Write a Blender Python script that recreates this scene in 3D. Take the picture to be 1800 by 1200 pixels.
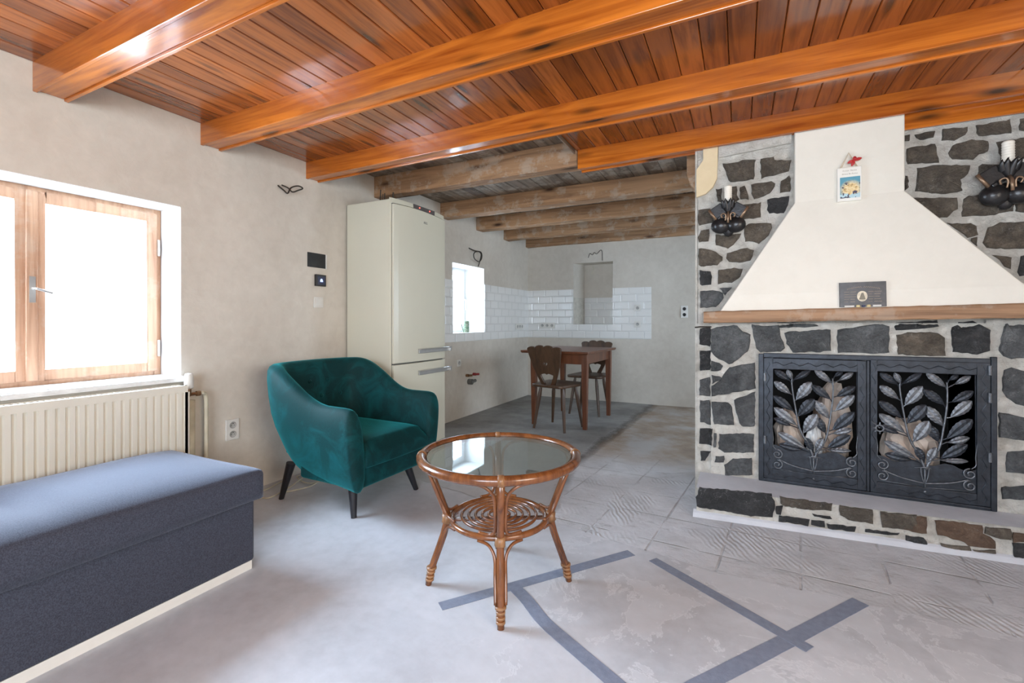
import bpy, bmesh, math, random
from mathutils import Vector, Matrix, Euler
random.seed(7)
for o in list(bpy.data.objects): bpy.data.objects.remove(o)
SC = bpy.context.scene; COL = SC.collection
PI = math.pi
R = math.radians

# ---------------------------------------------------------------- camera, world, lights, exposure
cd = bpy.data.cameras.new('camera'); cam = bpy.data.objects.new('camera', cd); COL.objects.link(cam)
cam.location = (2.745, 0, 1.05); cam.rotation_euler = (R(90), 0, R(26.3))
cd.sensor_width = 36; cd.lens = 812/1800*36; cd.shift_y = -34/1800; cd.clip_start = .02
SC.camera = cam
w = bpy.data.worlds.new('world'); SC.world = w; w.use_nodes = True
bg = w.node_tree.nodes['Background']; bg.inputs[0].default_value = (.72, .86, 1, 1); bg.inputs[1].default_value = 3.0
vs = SC.view_settings; vs.view_transform = 'Standard'; vs.look = 'None'; vs.gamma = 1; vs.use_curve_mapping = False
vs.exposure = 0.78

def daylight(name, loc, rot, sx, sy, power, col=(.66, .82, 1)):
    l = bpy.data.lights.new(name, 'AREA'); l.shape = 'RECTANGLE'; l.size = sx; l.size_y = sy
    l.energy = power; l.color = col
    o = bpy.data.objects.new(name, l); COL.objects.link(o); o.location = loc; o.rotation_euler = rot
    return o
daylight('daylight_left_window', (-.50, 1.0, 1.3), (0, R(-90), 0), 1.5, 2.2, 175, (.66, .82, 1))
daylight('sky_above_left_window', (-1.25, .8, 2.35), (0, R(-48), 0), 1.4, 2.6, 260, (.60, .78, 1))
daylight('daylight_kitchen_window', (-.50, 4.6, 1.35), (0, R(-90), 0), 1.2, 1.6, 65)
daylight('added_light_back', (2.9, -2.2, 1.45), (R(90), 0, 0), 2.4, 1.4, 98, (.78, .88, 1))  # added light outside an unseen window behind the camera
daylight('added_warm_light_right', (5.3, -.3, 1.4), (0, R(90), 0), 1.4, 1.8, 62, (1, .82, .60))  # added warm light outside an unseen window on the right wall
daylight('added_light_far_kitchen', (4.5, 4.9, 1.3), (0, R(90), 0), 1.5, 1.3, 32)  # added light at the kitchen's right, outside an unseen window

# ---------------------------------------------------------------- mesh helpers
class MB:
    def __init__(s): s.v = []; s.f = []; s.m = []
    def add(s, vs, fs, mi=0):
        b = len(s.v); s.v += [tuple(p) for p in vs]
        for f in fs: s.f.append(tuple(b+i for i in f)); s.m.append(mi)
        return s
    def box(s, x0, x1, y0, y1, z0, z1, mi=0, M=None):
        v = [Vector((x, y, z)) for x in (x0, x1) for y in (y0, y1) for z in (z0, z1)]
        if M: v = [M @ p for p in v]
        return s.add(v, [(0,1,3,2),(4,6,7,5),(0,4,5,1),(2,3,7,6),(0,2,6,4),(1,5,7,3)], mi)
    def prism(s, poly, a, b, mi=0):          # poly of 3D points moved from offset a to offset b
        n = len(poly); A = [Vector(p)+Vector(a) for p in poly]; B = [Vector(p)+Vector(b) for p in poly]
        return s.add(A+B, [tuple(range(n-1,-1,-1)), tuple(range(n, 2*n))]+[(i,(i+1)%n,n+(i+1)%n,n+i) for i in range(n)], mi)
    def tube(s, pts, r, n=8, closed=False, mi=0):
        pts = [Vector(p) for p in pts]; k = len(pts)
        rs = r if isinstance(r, (list, tuple)) else [r]*k
        T = []
        for i in range(k):
            if closed: t = pts[(i+1)%k]-pts[i-1]
            else: t = pts[min(i+1,k-1)]-pts[max(i-1,0)]
            T.append(t.normalized() if t.length > 1e-9 else Vector((0,0,1)))
        u = T[0].orthogonal().normalized(); vs = []
        for i in range(k):
            u = (u - T[i]*u.dot(T[i])); u = u.normalized() if u.length > 1e-6 else T[i].orthogonal().normalized()
            w_ = T[i].cross(u)
            for j in range(n):
                a = 2*PI*j/n; vs.append(pts[i]+(u*math.cos(a)+w_*math.sin(a))*rs[i])
        fs = []
        for i in range(k if closed else k-1):
            i2 = (i+1)%k
            # minimal twist on closed loops is ignored: canes are round
            for j in range(n): fs.append((i*n+j, i*n+(j+1)%n, i2*n+(j+1)%n, i2*n+j))
        if not closed: fs += [tuple(range(n-1,-1,-1)), tuple((k-1)*n+j for j in range(n))]
        return s.add(vs, fs, mi)
    def ring(s, c, Rr, r, n=64, m=10, mi=0, sq=1):
        return s.lathe([(Rr+r*math.cos(2*PI*j/m), c[2]+sq*r*math.sin(2*PI*j/m)) for j in range(m)], n, (c[0],c[1]), closed=True, mi=mi)
    def lathe(s, prof, n=32, c=(0,0), closed=False, mi=0, M=None):
        k = len(prof); vs = [Vector((c[0]+p[0]*math.cos(2*PI*i/n), c[1]+p[0]*math.sin(2*PI*i/n), p[1])) for i in range(n) for p in prof]
        if M: vs = [M @ p for p in vs]
        fs = []
        for i in range(n):
            i2 = (i+1)%n
            for j in range(k if closed else k-1):
                j2 = (j+1)%k; fs.append((i*k+j, i2*k+j, i2*k+j2, i*k+j2))
        if not closed:
            if prof[0][0] > 1e-6: fs.append(tuple(i*k for i in range(n-1,-1,-1)))
            if prof[-1][0] > 1e-6: fs.append(tuple(i*k+k-1 for i in range(n)))
        return s.add(vs, fs, mi)
    def build(s, name, mats, parent=None, smooth=False, bevel=0, sub=0, loc=None, seg=2):
        me = bpy.data.meshes.new(name); me.from_pydata(s.v, [], s.f); me.update()
        bm = bmesh.new(); bm.from_mesh(me); bmesh.ops.remove_doubles(bm, verts=bm.verts, dist=1e-6)
        bmesh.ops.recalc_face_normals(bm, faces=bm.faces) if len(bm.faces) == len(s.f) else None
        bm.to_mesh(me); bm.free()
        if not isinstance(mats, (list, tuple)): mats = [mats]
        for m in mats: me.materials.append(m)
        if len(me.polygons) == len(s.m) and len(mats) > 1:
            for p, mi in zip(me.polygons, s.m): p.material_index = mi
        if smooth: me.polygons.foreach_set('use_smooth', [True]*len(me.polygons))
        o = bpy.data.objects.new(name, me); COL.objects.link(o)
        if bevel:
            b = o.modifiers.new('bevel', 'BEVEL'); b.width = bevel; b.segments = seg; b.limit_method = 'ANGLE'; b.angle_limit = R(40)
        if sub:
            b = o.modifiers.new('sub', 'SUBSURF'); b.levels = sub; b.render_levels = sub
        if parent: o.parent = parent
        if loc: o.location = loc
        return o
def plate(name, outlines, th, mats, parent=None, bevel=0, M=None, res=3):   # flat shape with holes, XY plane
    cu = bpy.data.curves.new(name, 'CURVE'); cu.dimensions = '2D'; cu.fill_mode = 'BOTH'; cu.extrude = th/2-bevel; cu.bevel_depth = bevel; cu.bevel_resolution = 1
    for pts in outlines:
        sp = cu.splines.new('POLY'); sp.points.add(len(pts)-1); sp.use_cyclic_u = True
        for p, q in zip(sp.points, pts): p.co = (q[0], q[1], 0, 1)
    tmp = bpy.data.objects.new(name, cu); COL.objects.link(tmp)
    dg = bpy.context.evaluated_depsgraph_get(); me = bpy.data.meshes.new_from_object(tmp.evaluated_get(dg))
    bpy.data.objects.remove(tmp); bpy.data.curves.remove(cu); me.name = name
    if M: me.transform(M)
    me.materials.clear()
    for m in (mats if isinstance(mats, (list, tuple)) else [mats]): me.materials.append(m)
    o = bpy.data.objects.new(name, me); COL.objects.link(o)
    if parent: o.parent = parent
    return o
def tag(o, label, cat=None, group=None, kind=None):
    if label: o['label'] = label
    if cat: o['category'] = cat
    if group: o['group'] = group
    if kind: o['kind'] = kind
    return o
def thing(name, label, cat, loc=(0,0,0), rz=0, group=None):
    o = bpy.data.objects.new(name, None); COL.objects.link(o); o.location = loc; o.rotation_euler = (0,0,rz); o.empty_display_size = .05
    return tag(o, label, cat, group)
def struct(o, label=None, cat=None): o['kind'] = 'structure'; tag(o, label, cat); return o
def dup(root, loc=None, rz=None, label=None, scale=None):
    r = root.copy(); COL.objects.link(r)
    if loc is not None: r.location = loc
    if rz is not None: r.rotation_euler = (0,0,rz)
    if scale: r.scale = scale
    if label: r['label'] = label
    for ch in list(root.children):
        c = ch.copy(); COL.objects.link(c); c.parent = r
        for g in list(ch.children):
            d = g.copy(); COL.objects.link(d); d.parent = c
    return r
def crom(P, n=8, closed=False):
    P = [Vector(p) for p in P]; out = []; k = len(P)
    for i in range(k if closed else k-1):
        if closed: a, b, c, d = P[i-1], P[i], P[(i+1)%k], P[(i+2)%k]
        else: a, b, c, d = P[max(i-1,0)], P[i], P[i+1], P[min(i+2,k-1)]
        for j in range(n):
            t = j/n; out.append(.5*((2*b)+(c-a)*t+(2*a-5*b+4*c-d)*t*t+(3*b-a-3*c+d)*t**3))
    if not closed: out.append(P[-1])
    return out
def sphere_mb(m, c, r, n=12, mi=0):
    rr = r if isinstance(r, (tuple, list)) else (r, r, r); vs = []; fs = []; k = n//2
    for i in range(k+1):
        a = PI*i/k
        for j in range(n): b = 2*PI*j/n; vs.append((c[0]+rr[0]*math.sin(a)*math.cos(b), c[1]+rr[1]*math.sin(a)*math.sin(b), c[2]+rr[2]*math.cos(a)))
    for i in range(k):
        for j in range(n): fs.append((i*n+j, (i+1)*n+j, (i+1)*n+(j+1)%n, i*n+(j+1)%n))
    return m.add(vs, fs, mi)

# ---------------------------------------------------------------- material helpers
class NT:
    def __init__(s, name):
        s.m = bpy.data.materials.new(name); s.m.use_nodes = True; s.t = s.m.node_tree; s.t.nodes.clear()
        s.out = s.n('ShaderNodeOutputMaterial'); s.b = s.n('ShaderNodeBsdfPrincipled'); s.l(s.b.outputs[0], s.out.inputs[0])
        s.co = s.n('ShaderNodeTexCoord').outputs['Object']
    def n(s, t, **kw):
        x = s.t.nodes.new(t)
        for k, v in kw.items(): setattr(x, k, v)
        return x
    def l(s, a, b): s.t.links.new(a, b)
    def val(s, x, sock):
        if hasattr(x, 'is_linked') or isinstance(x, bpy.types.NodeSocket): s.l(x, sock)
        else:
            if isinstance(x, tuple) and len(x) == 3 and len(sock.default_value) == 4: x = x+(1,)
            sock.default_value = x
    def map(s, scale=(1,1,1), rot=(0,0,0), loc=(0,0,0), co=None):
        x = s.n('ShaderNodeMapping'); s.l(co or s.co, x.inputs[0]); x.inputs['Scale'].default_value = scale; x.inputs['Rotation'].default_value = rot; x.inputs['Location'].default_value = loc
        return x.outputs[0]
    def noise(s, scale=5, detail=4, rough=.55, co=None, dist=0, col=False):
        x = s.n('ShaderNodeTexNoise'); x.inputs['Scale'].default_value = scale; x.inputs['Detail'].default_value = detail; x.inputs['Roughness'].default_value = rough; x.inputs['Distortion'].default_value = dist
        s.l(co or s.co, x.inputs['Vector']); return x.outputs['Color' if col else 'Fac']
    def vor(s, scale=5, co=None, feat='F1', out='Distance'):
        x = s.n('ShaderNodeTexVoronoi', feature=feat); x.inputs['Scale'].default_value = scale; s.l(co or s.co, x.inputs['Vector']); return x.outputs[out]
    def math(s, op, a, b=0, c=None):
        x = s.n('ShaderNodeMath', operation=op); s.val(a, x.inputs[0]); s.val(b, x.inputs[1])
        if c is not None: s.val(c, x.inputs[2])
        return x.outputs[0]
    def ramp(s, f, stops):
        x = s.n('ShaderNodeValToRGB'); e = x.color_ramp.elements
        while len(e) < len(stops): e.new(.5)
        for q, (p, c) in zip(e, stops):
            q.position = p; q.color = (c+(1,)) if isinstance(c, tuple) else (c, c, c, 1)
        s.l(f, x.inputs[0]); return x.outputs[0]
    def mix(s, f, a, b, mode='MIX'):
        x = s.n('ShaderNodeMix', data_type='RGBA', blend_type=mode); s.val(f, x.inputs[0]); s.val(a, x.inputs[6]); s.val(b, x.inputs[7]); return x.outputs[2]
    def sep(s, co=None):
        x = s.n('ShaderNodeSeparateXYZ'); s.l(co or s.co, x.inputs[0]); return x.outputs
    def comb(s, a, b, c):
        x = s.n('ShaderNodeCombineXYZ'); s.val(a, x.inputs[0]); s.val(b, x.inputs[1]); s.val(c, x.inputs[2]); return x.outputs[0]
    def bump(s, h, strength=.3, dist=.01):
        x = s.n('ShaderNodeBump'); x.inputs['Strength'].default_value = strength; x.inputs['Distance'].default_value = dist; s.val(h, x.inputs['Height'])
        if s.b.inputs['Normal'].is_linked: s.l(s.b.inputs['Normal'].links[0].from_socket, x.inputs['Normal'])
        s.l(x.outputs[0], s.b.inputs['Normal'])
    def set(s, **kw):
        for k, v in kw.items(): s.val(v, s.b.inputs[k.replace('_', ' ')])
        return s.m
def simple(name, col, rough=.5, metal=0, var=.12, scale=20, bump=0, spec=.5, **kw):
    t = NT(name); f = t.noise(scale, 3)
    d = tuple(c*(1-var) for c in col); l_ = tuple(min(1, c*(1+var)) for c in col)
    c = t.ramp(f, [(.3, d), (.7, l_)])
    if bump: t.bump(t.noise(scale*4, 3), bump, .004)
    m = t.set(Base_Color=c, Roughness=rough, Metallic=metal, **kw)
    t.b.inputs['Specular IOR Level'].default_value = spec
    return m
def wood(name, dark, light, axis=0, rough=.3, knots=True, ring=1.0, spec=.5, plank=0, coat=0, dirt=0, bump=.15, kcol=(.05,.018,.006)):
    t = NT(name); sc = [14.0]*3; sc[axis] = 1.1
    f0 = t.noise(1.0*ring, 5, .6, co=t.map(tuple(sc)), dist=1.2)
    sc2 = [70.0]*3; sc2[axis] = 3
    f1 = t.noise(1.0, 3, .6, co=t.map(tuple(sc2)))
    f = t.math('ADD', t.math('MULTIPLY', f0, .75), t.math('MULTIPLY', f1, .25))
    c = t.ramp(f, [(.32, dark), (.55, light), (.75, tuple(min(1, v*1.2) for v in light))])
    if plank:
        o = t.sep(); ii = t.math('FLOOR', t.math('DIVIDE', o[0], plank)); wn = t.n('ShaderNodeTexWhiteNoise', noise_dimensions='1D'); t.l(ii, wn.inputs['W'])
        c = t.mix(1, c, t.ramp(wn.outputs['Value'], [(0, (.62,.55,.5)), (1, (1.2,1.2,1.2))]), 'MULTIPLY')
        co = t.comb(t.math('MULTIPLY', ii, 3.7), t.math('ADD', o[1], t.math('MULTIPLY', wn.outputs['Value'], 9)), o[2])
        kx = t.math('SUBTRACT', t.math('FRACT', t.math('DIVIDE', o[0], plank)), t.math('ADD', .3, t.math('MULTIPLY', t.noise(1.7, 1, co=co), .4)))
        kco = t.comb(t.math('MULTIPLY', kx, 1.1), t.math('MULTIPLY', co if False else t.sep(co)[1], 2.2), t.math('MULTIPLY', ii, 5.3))
        kd = t.vor(1.0, co=kco)
    else:
        ks = [9.0]*3; ks[axis] = 2.4; kd = t.vor(1.0, co=t.map(tuple(ks), loc=(.3,.1,.2)))
    if knots:
        k = t.ramp(kd, [(.06, 1.0), (.13, .55), (.24, 0.0)])
        c = t.mix(k, c, kcol)
    if dirt:
        c = t.mix(t.math('MULTIPLY', t.ramp(t.noise(7, 5, .7), [(.52, 0.0), (.6, 1.0)]), dirt), c, (.55,.50,.42))
    if bump: t.bump(f, bump, .004)
    m = t.set(Base_Color=c, Roughness=rough)
    t.b.inputs['Specular IOR Level'].default_value = spec; t.b.inputs['Coat Weight'].default_value = coat; t.b.inputs['Coat Roughness'].default_value = .12
    return m

# ---------------------------------------------------------------- materials
def mk_plaster(name, a, b, bump=.25):
    t = NT(name); big = t.noise(1.3, 5, .6); fine = t.noise(14, 5, .65, dist=.4)
    c = t.ramp(t.math('ADD', t.math('MULTIPLY', big, .65), t.math('MULTIPLY', fine, .35)), [(.35, a), (.65, b)])
    t.bump(t.noise(9, 6, .6, dist=.8), bump, .01)
    return t.set(Base_Color=c, Roughness=.85)
PLASTER = mk_plaster('plaster_wall', (.56,.51,.44), (.69,.645,.57))
WHITE_PL = mk_plaster('white_hood_plaster', (.72,.675,.585), (.79,.745,.655), .12)
YELLOW_PL = mk_plaster('yellowed_plaster', (.66,.52,.32), (.74,.61,.40))
REVEAL = mk_plaster('white_reveal', (.78,.78,.77), (.84,.84,.83), .15)
ORANGE = wood('varnished_orange_pine', (.25,.050,.006), (.53,.150,.017), 0, .2, coat=.4)
PLANK = wood('varnished_ceiling_planks', (.14,.033,.007), (.36,.100,.019), 1, .2, plank=.1, coat=.4, ring=1.3)
RAWBEAM = wood('raw_old_pine', (.19,.10,.05), (.42,.24,.125), 0, .75, dirt=.35, bump=.4)
RAWPLANK = wood('grey_old_planks', (.09,.065,.045), (.24,.18,.13), 1, .7, plank=.115, dirt=.3, bump=.4)
MANTLE = wood('worn_mantle_wood', (.16,.08,.038), (.36,.205,.11), 0, .65, knots=False, dirt=.2, bump=.5)
WINWOOD = wood('window_pine', (.36,.19,.11), (.56,.35,.23), 2, .4, knots=False, dirt=.2)
TABLEWOOD = wood('reddish_table_wood', (.075,.026,.012), (.17,.060,.027), 2, .35, knots=False)
CHAIRWOOD = wood('dark_chair_wood', (.030,.015,.008), (.080,.042,.022), 2, .4, knots=False)
RATTAN = wood('rattan_cane', (.065,.020,.007), (.20,.070,.022), 2, .24, knots=False, coat=.3, bump=.08)
RATTAN_L = wood('pale_cane_binding', (.14,.06,.022), (.30,.15,.065), 2, .35, knots=False)
def mk_stone(name, a, b, c_):
    t = NT(name); n1 = t.math('ADD', t.math('MULTIPLY', t.noise(8, 6, .75, dist=1.0), .55), t.math('MULTIPLY', t.noise(42, 5, .75, dist=.8), .45)); n2 = t.noise(2.6, 2)
    c = t.ramp(n1, [(.32, a), (.52, b), (.72, c_)])
    c = t.mix(.6, c, t.ramp(n2, [(.35, (.5,.5,.5)), (.65, (1.5,1.47,1.42))]), 'MULTIPLY')
    wp = t.n('ShaderNodeVectorMath', operation='ADD'); t.l(t.co, wp.inputs[0]); t.l(t.noise(9, 4, .6, col=True), wp.inputs[1])
    v = t.ramp(t.vor(3.2, co=wp.outputs[0], feat='DISTANCE_TO_EDGE'), [(0, 1.0), (.012, 0.0)]); v = t.math('MULTIPLY', v, t.ramp(t.noise(5, 3), [(.45, 0.0), (.6, 1.0)]))
    c = t.mix(t.math('MULTIPLY', v, .55), c, (.42,.42,.41))
    t.bump(t.noise(16, 7, .75, dist=1.2), 1.0, .035)
    t.bump(t.noise(60, 4, .7, dist=.8), .8, .008)
    return t.set(Base_Color=c, Roughness=.6)
ST_G = mk_stone('blue_grey_stone', (.035,.038,.040), (.125,.132,.136), (.25,.26,.265))
ST_B = mk_stone('brown_grey_stone', (.045,.035,.026), (.145,.12,.092), (.28,.235,.18))
ST_D = mk_stone('dark_stone', (.012,.013,.014), (.040,.041,.043), (.11,.11,.11))
ST_R = mk_stone('rusty_stone', (.07,.04,.025), (.16,.10,.065), (.24,.18,.14))
t = NT('lime_mortar'); c = t.ramp(t.noise(7, 6, .7), [(.3, (.52,.48,.41)), (.52, (.75,.72,.65)), (.8, (.84,.82,.77))]); t.bump(t.noise(25, 7, .75, dist=.6), 1.0, .03); c = t.mix(t.math('MULTIPLY', t.ramp(t.noise(34, 6, .75), [(.32, 1.0), (.42, 0.0)]), .35), c, (.24,.21,.18)); MORTAR = t.set(Base_Color=c, Roughness=.9)
t = NT('grey_hearth_screed'); c = t.ramp(t.noise(5, 5, .6), [(.3, (.50,.52,.56)), (.7, (.62,.64,.68))]); t.bump(t.noise(18, 5), .3, .01); SCREED = t.set(Base_Color=c, Roughness=.7)
IRON = simple('blued_wrought_iron', (.026,.031,.040), .4, .5, .35, 30, .25)
IRON_HI = simple('highlit_iron', (.14,.15,.165), .36, .65, .3, 60, .3)  # paler copy of the iron: scroll highlights put into its colour
FIREBOX_DARK = simple('dark_firebox', (.012,.011,.010), .9)  # near-black colour for the firebox lining
PAPER = simple('crumpled_paper', (.75,.62,.52), .8, 0, .2, 8)
PAPER_W = simple('white_crumpled_paper', (.75,.74,.72), .8, 0, .1, 8)
FRIDGE = simple('fridge_enamel', (.66,.645,.53), .28, 0, .02, 2)
FRIDGE_D = simple('fridge_gasket', (.12,.12,.11), .6)
SILVER = simple('brushed_silver_plastic', (.48,.48,.47), .3, .6, .05)
BLACKP = simple('black_plastic', (.02,.02,.022), .35)
WPLAST = simple('white_plastic', (.72,.71,.67), .35, 0, .03)
RADP = simple('radiator_enamel', (.74,.71,.62), .35, 0, .04, 3)
PIPE = simple('painted_pipe', (.60,.55,.42), .45, 0, .15, 12)
BRASS = simple('tarnished_brass', (.30,.17,.09), .4, .8, .3)
CABLE = simple('off_white_cable', (.60,.57,.46), .5)
WIRE = simple('dark_wire', (.035,.028,.02), .5)
COPPER = simple('red_cap', (.25,.03,.03), .45)
BLKCLAY = simple('black_wrought_metal', (.028,.027,.028), .28, .4, .3, 25, .2)
CANDLE = simple('ivory_candle_sleeve', (.85,.80,.70), .4, 0, .03)
BRONZE = simple('bronze_scroll', (.30,.20,.13), .35, .7, .2)
TAPE = simple('grey_blue_tape', (.215,.25,.33), .42, 0, .12, 45, .3)
LEGBLK = simple('black_lacquered_leg', (.012,.012,.016), .35)
RED = simple('red_ribbon', (.42,.02,.02), .6)
TWINE = simple('pale_twine', (.55,.45,.32), .8)
t = NT('charcoal_seat_base'); COLD = t
def fabric(name, a, b, sheen, rough=.9, sc=420, tint=None, blot=0, blotc=(1,1,1)):
    t = NT(name); f = t.noise(sc, 2, .6); c = t.ramp(f, [(.35, a), (.65, b)])
    if blot: c = t.mix(t.math('MULTIPLY', t.ramp(t.noise(5, 4, .65, dist=1.5), [(.45, 0.0), (.72, 1.0)]), blot), c, blotc)
    t.bump(t.noise(sc, 2), .25, .002)
    m = t.set(Base_Color=c, Roughness=rough); t.b.inputs['Sheen Weight'].default_value = sheen; t.b.inputs['Sheen Roughness'].default_value = .35
    t.b.inputs['Sheen Tint'].default_value = (tint or (1,1,1))+(1,); t.b.inputs['Specular IOR Level'].default_value = .2
    return m
VELVET = fabric('teal_velvet', (.001,.022,.023), (.001,.034,.036), .42, .7, 300, (.05,.75,.80), .7, (.002,.085,.095))
OTTO = fabric('slate_woven_fabric', (.034,.038,.054), (.064,.071,.098), .45, .9, 330, (.75,.83,1))
# glass: transparent with a clear reflection
def mk_glass(name, tint=(1,1,1), refl=1.0):
    t = NT(name); t.t.nodes.remove(t.b)
    tr = t.n('ShaderNodeBsdfTransparent'); tr.inputs[0].default_value = tint+(1,)
    gl = t.n('ShaderNodeBsdfGlossy'); gl.inputs['Roughness'].default_value = .01
    lw = t.n('ShaderNodeLayerWeight'); lw.inputs[0].default_value = .5; fr = t.n('ShaderNodeMath', operation='MULTIPLY_ADD'); t.l(t.math('POWER', lw.outputs['Facing'], 4.0), fr.inputs[0]); fr.inputs[1].default_value = .8; fr.inputs[2].default_value = .045
    mx = t.n('ShaderNodeMixShader'); t.l(t.math('MULTIPLY', fr.outputs[0], refl), mx.inputs[0]); t.l(tr.outputs[0], mx.inputs[1]); t.l(gl.outputs[0], mx.inputs[2]); t.l(mx.outputs[0], t.out.inputs[0])
    return t.m
GLASS = mk_glass('window_glass'); TGLASS = mk_glass('table_glass', (.86,.93,.92), 1.6)
# tiles
def mk_tile(name, ax):
    t = NT(name); o = t.sep(); co = t.comb(t.math('ADD', o[ax], .02), t.math('SUBTRACT', o[2], .832), 0)
    b = t.n('ShaderNodeTexBrick'); t.l(co, b.inputs['Vector']); b.inputs['Scale'].default_value = 1; b.inputs['Brick Width'].default_value = .195; b.inputs['Row Height'].default_value = .0965
    b.inputs['Mortar Size'].default_value = .0018; b.inputs['Mortar Smooth'].default_value = .1; b.inputs['Color1'].default_value = (.80,.80,.78,1); b.inputs['Color2'].default_value = (.83,.83,.81,1); b.inputs['Mortar'].default_value = (.70,.70,.68,1)
    b2 = t.n('ShaderNodeTexBrick'); t.l(co, b2.inputs['Vector'])
    for k, v in (('Scale',1),('Brick Width',.195),('Row Height',.0965),('Mortar Size',.012),('Mortar Smooth',1)): b2.inputs[k].default_value = v
    t.bump(t.math('SUBTRACT', 1, b2.outputs['Fac']), .9, .004)
    return t.set(Base_Color=b.outputs['Color'], Roughness=.07)
TILE_Y = mk_tile('white_metro_tiles_left', 1); TILE_X = mk_tile('white_metro_tiles_back', 0)
# floor
t = NT('bare_concrete_floor'); o = t.sep(); X, Y = o[0], o[1]
def step(v, w_=.012): return t.ramp(t.math('ADD', t.math('DIVIDE', v, w_*2), .5), [(0, 0.0), (1, 1.0)])
nz = t.math('MULTIPLY', t.math('SUBTRACT', t.noise(3.5, 6, .7), .5), .16)
xb1 = t.math('SUBTRACT', 1.858, t.math('MULTIPLY', t.math('SUBTRACT', Y, 2.31), .26)); xb2 = t.math('ADD', 1.63, t.math('MULTIPLY', t.math('SUBTRACT', Y, 3.19), .043))
xb = t.math('MAXIMUM', xb1, xb2)
dx = t.math('ADD', t.math('SUBTRACT', X, xb), nz)                       # >0 right of the old wall line
yl = t.math('SUBTRACT', t.math('ADD', Y, t.math('MULTIPLY', nz, .35)), t.math('ADD', 2.13, t.math('MULTIPLY', t.math('MAXIMUM', t.math('SUBTRACT', 2.6, X), 0), .2)))
right = step(dx); beyond = step(yl, .006); rough_m = t.math('MULTIPLY', right, beyond)
far = t.ramp(t.math('ADD', t.math('DIVIDE', t.math('SUBTRACT', t.math('ADD', Y, nz), 3.55), .5), .5), [(0, 0.0), (1, 1.0)])
base = t.ramp(t.math('ADD', t.math('MULTIPLY', t.noise(1.6, 6, .65, dist=.6), .7), t.math('MULTIPLY', t.noise(18, 5, .6), .3)), [(.36, (.44,.455,.485)), (.5, (.52,.54,.575)), (.64, (.59,.61,.65))])
pm = t.math('MULTIPLY', step(t.math('SUBTRACT', X, 2.0), .15), step(t.math('SUBTRACT', Y, 1.05), .15))
patch = t.ramp(t.noise(2.3, 7, .7, co=t.map((1,1,1), loc=(3.1,.4,0)), dist=.5), [(.50, 0.0), (.515, 1.0)])
base = t.mix(t.math('MULTIPLY', t.math('MULTIPLY', patch, pm), .5), base, (.61,.63,.665))
pe = t.ramp(t.noise(2.3, 7, .7, co=t.map((1,1,1), loc=(3.1,.4,0)), dist=.5), [(.497, 0.0), (.508, 1.0), (.52, 0.0)])
base = t.mix(t.math('MULTIPLY', t.math('MULTIPLY', pe, pm), .5), base, (.74,.76,.79))
gx = t.math('SUBTRACT', t.math('ADD', X, t.math('MULTIPLY', nz, .05)), t.math('MULTIPLY', Y, .10))
fx = t.math('ABSOLUTE', t.math('SUBTRACT', t.math('FRACT', t.math('DIVIDE', gx, .305)), .5)); fy = t.math('ABSOLUTE', t.math('SUBTRACT', t.math('FRACT', t.math('DIVIDE', t.math('ADD', Y, t.math('MULTIPLY', X, .06)), .305)), .5))
gl = t.ramp(t.math('MAXIMUM', fx, fy), [(.480, 0.0), (.492, 1.0)])
gl = t.math('MULTIPLY', gl, t.ramp(t.noise(6, 4), [(.42, .0), (.6, 1.0)]))
wv = t.n('ShaderNodeTexWave', wave_type='BANDS', bands_direction='DIAGONAL'); t.l(t.map((1,.55,1)), wv.inputs[0]); wv.inputs['Scale'].default_value = 22; wv.inputs['Distortion'].default_value = 5; wv.inputs['Detail'].default_value = 3; wv.inputs['Detail Scale'].default_value = .6
cellm = t.ramp(t.noise(2.6, 3, .6), [(.5, 0.0), (.62, 1.0)])
ridge = t.math('MULTIPLY', wv.outputs['Fac'], cellm)
crev = t.ramp(t.noise(9, 7, .8, co=t.map((.5,1.6,1)), dist=1), [(.33, 1.0), (.43, 0.0)])
rcol = t.ramp(t.noise(4, 6, .7), [(.3, (.47,.485,.51)), (.7, (.66,.68,.715))])
rcol = t.mix(t.math('MULTIPLY', t.ramp(t.noise(1, 6, .75, co=t.map((9,55,1), rot=(0,0,.35)), dist=.6), [(.36, 1.0), (.44, 0.0)]), .35), rcol, (.25,.24,.23))
rcol = t.mix(t.math('MULTIPLY', t.math('MAXIMUM', gl, t.math('MULTIPLY', crev, .8)), .45), rcol, (.20,.19,.18))
kr = t.ramp(t.noise(1.7, 6, .65, co=t.map((1,1,1), loc=(1.3,0,0))), [(.36, (.24,.19,.155)), (.47, (.36,.285,.22)), (.6, (.45,.44,.43))])
kl = t.ramp(t.noise(2.2, 6, .7), [(.35, (.15,.145,.14)), (.65, (.30,.295,.285))])
leftc = t.mix(t.ramp(t.math('ADD', t.math('DIVIDE', t.math('SUBTRACT', t.math('ADD', Y, nz), 3.2), 1.6), .5), [(0, 0.0), (1, 1.0)]), t.mix(.35, base, (.40,.38,.35)), kl)
rightc = t.mix(far, rcol, kr)
bey = t.mix(right, leftc, rightc)
colr = t.mix(t.ramp(t.math('ADD', t.math('DIVIDE', yl, .5), .5), [(0.45, 0.0), (.55, 1.0)]) if False else beyond, base, bey)
tr = t.math('MULTIPLY', t.ramp(t.math('ABSOLUTE', dx), [(.015, 1.0), (.065, 0.0)]), step(t.math('SUBTRACT', Y, 2.75), .15))
tr = t.math('MULTIPLY', tr, t.ramp(t.noise(7, 5, .7), [(.35, .25), (.6, 1.0)]))
colr = t.mix(t.math('MULTIPLY', tr, .8), colr, (.07,.06,.05))
t.bump(t.math('MULTIPLY', t.noise(30, 4), .15), .3, .01)
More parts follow.
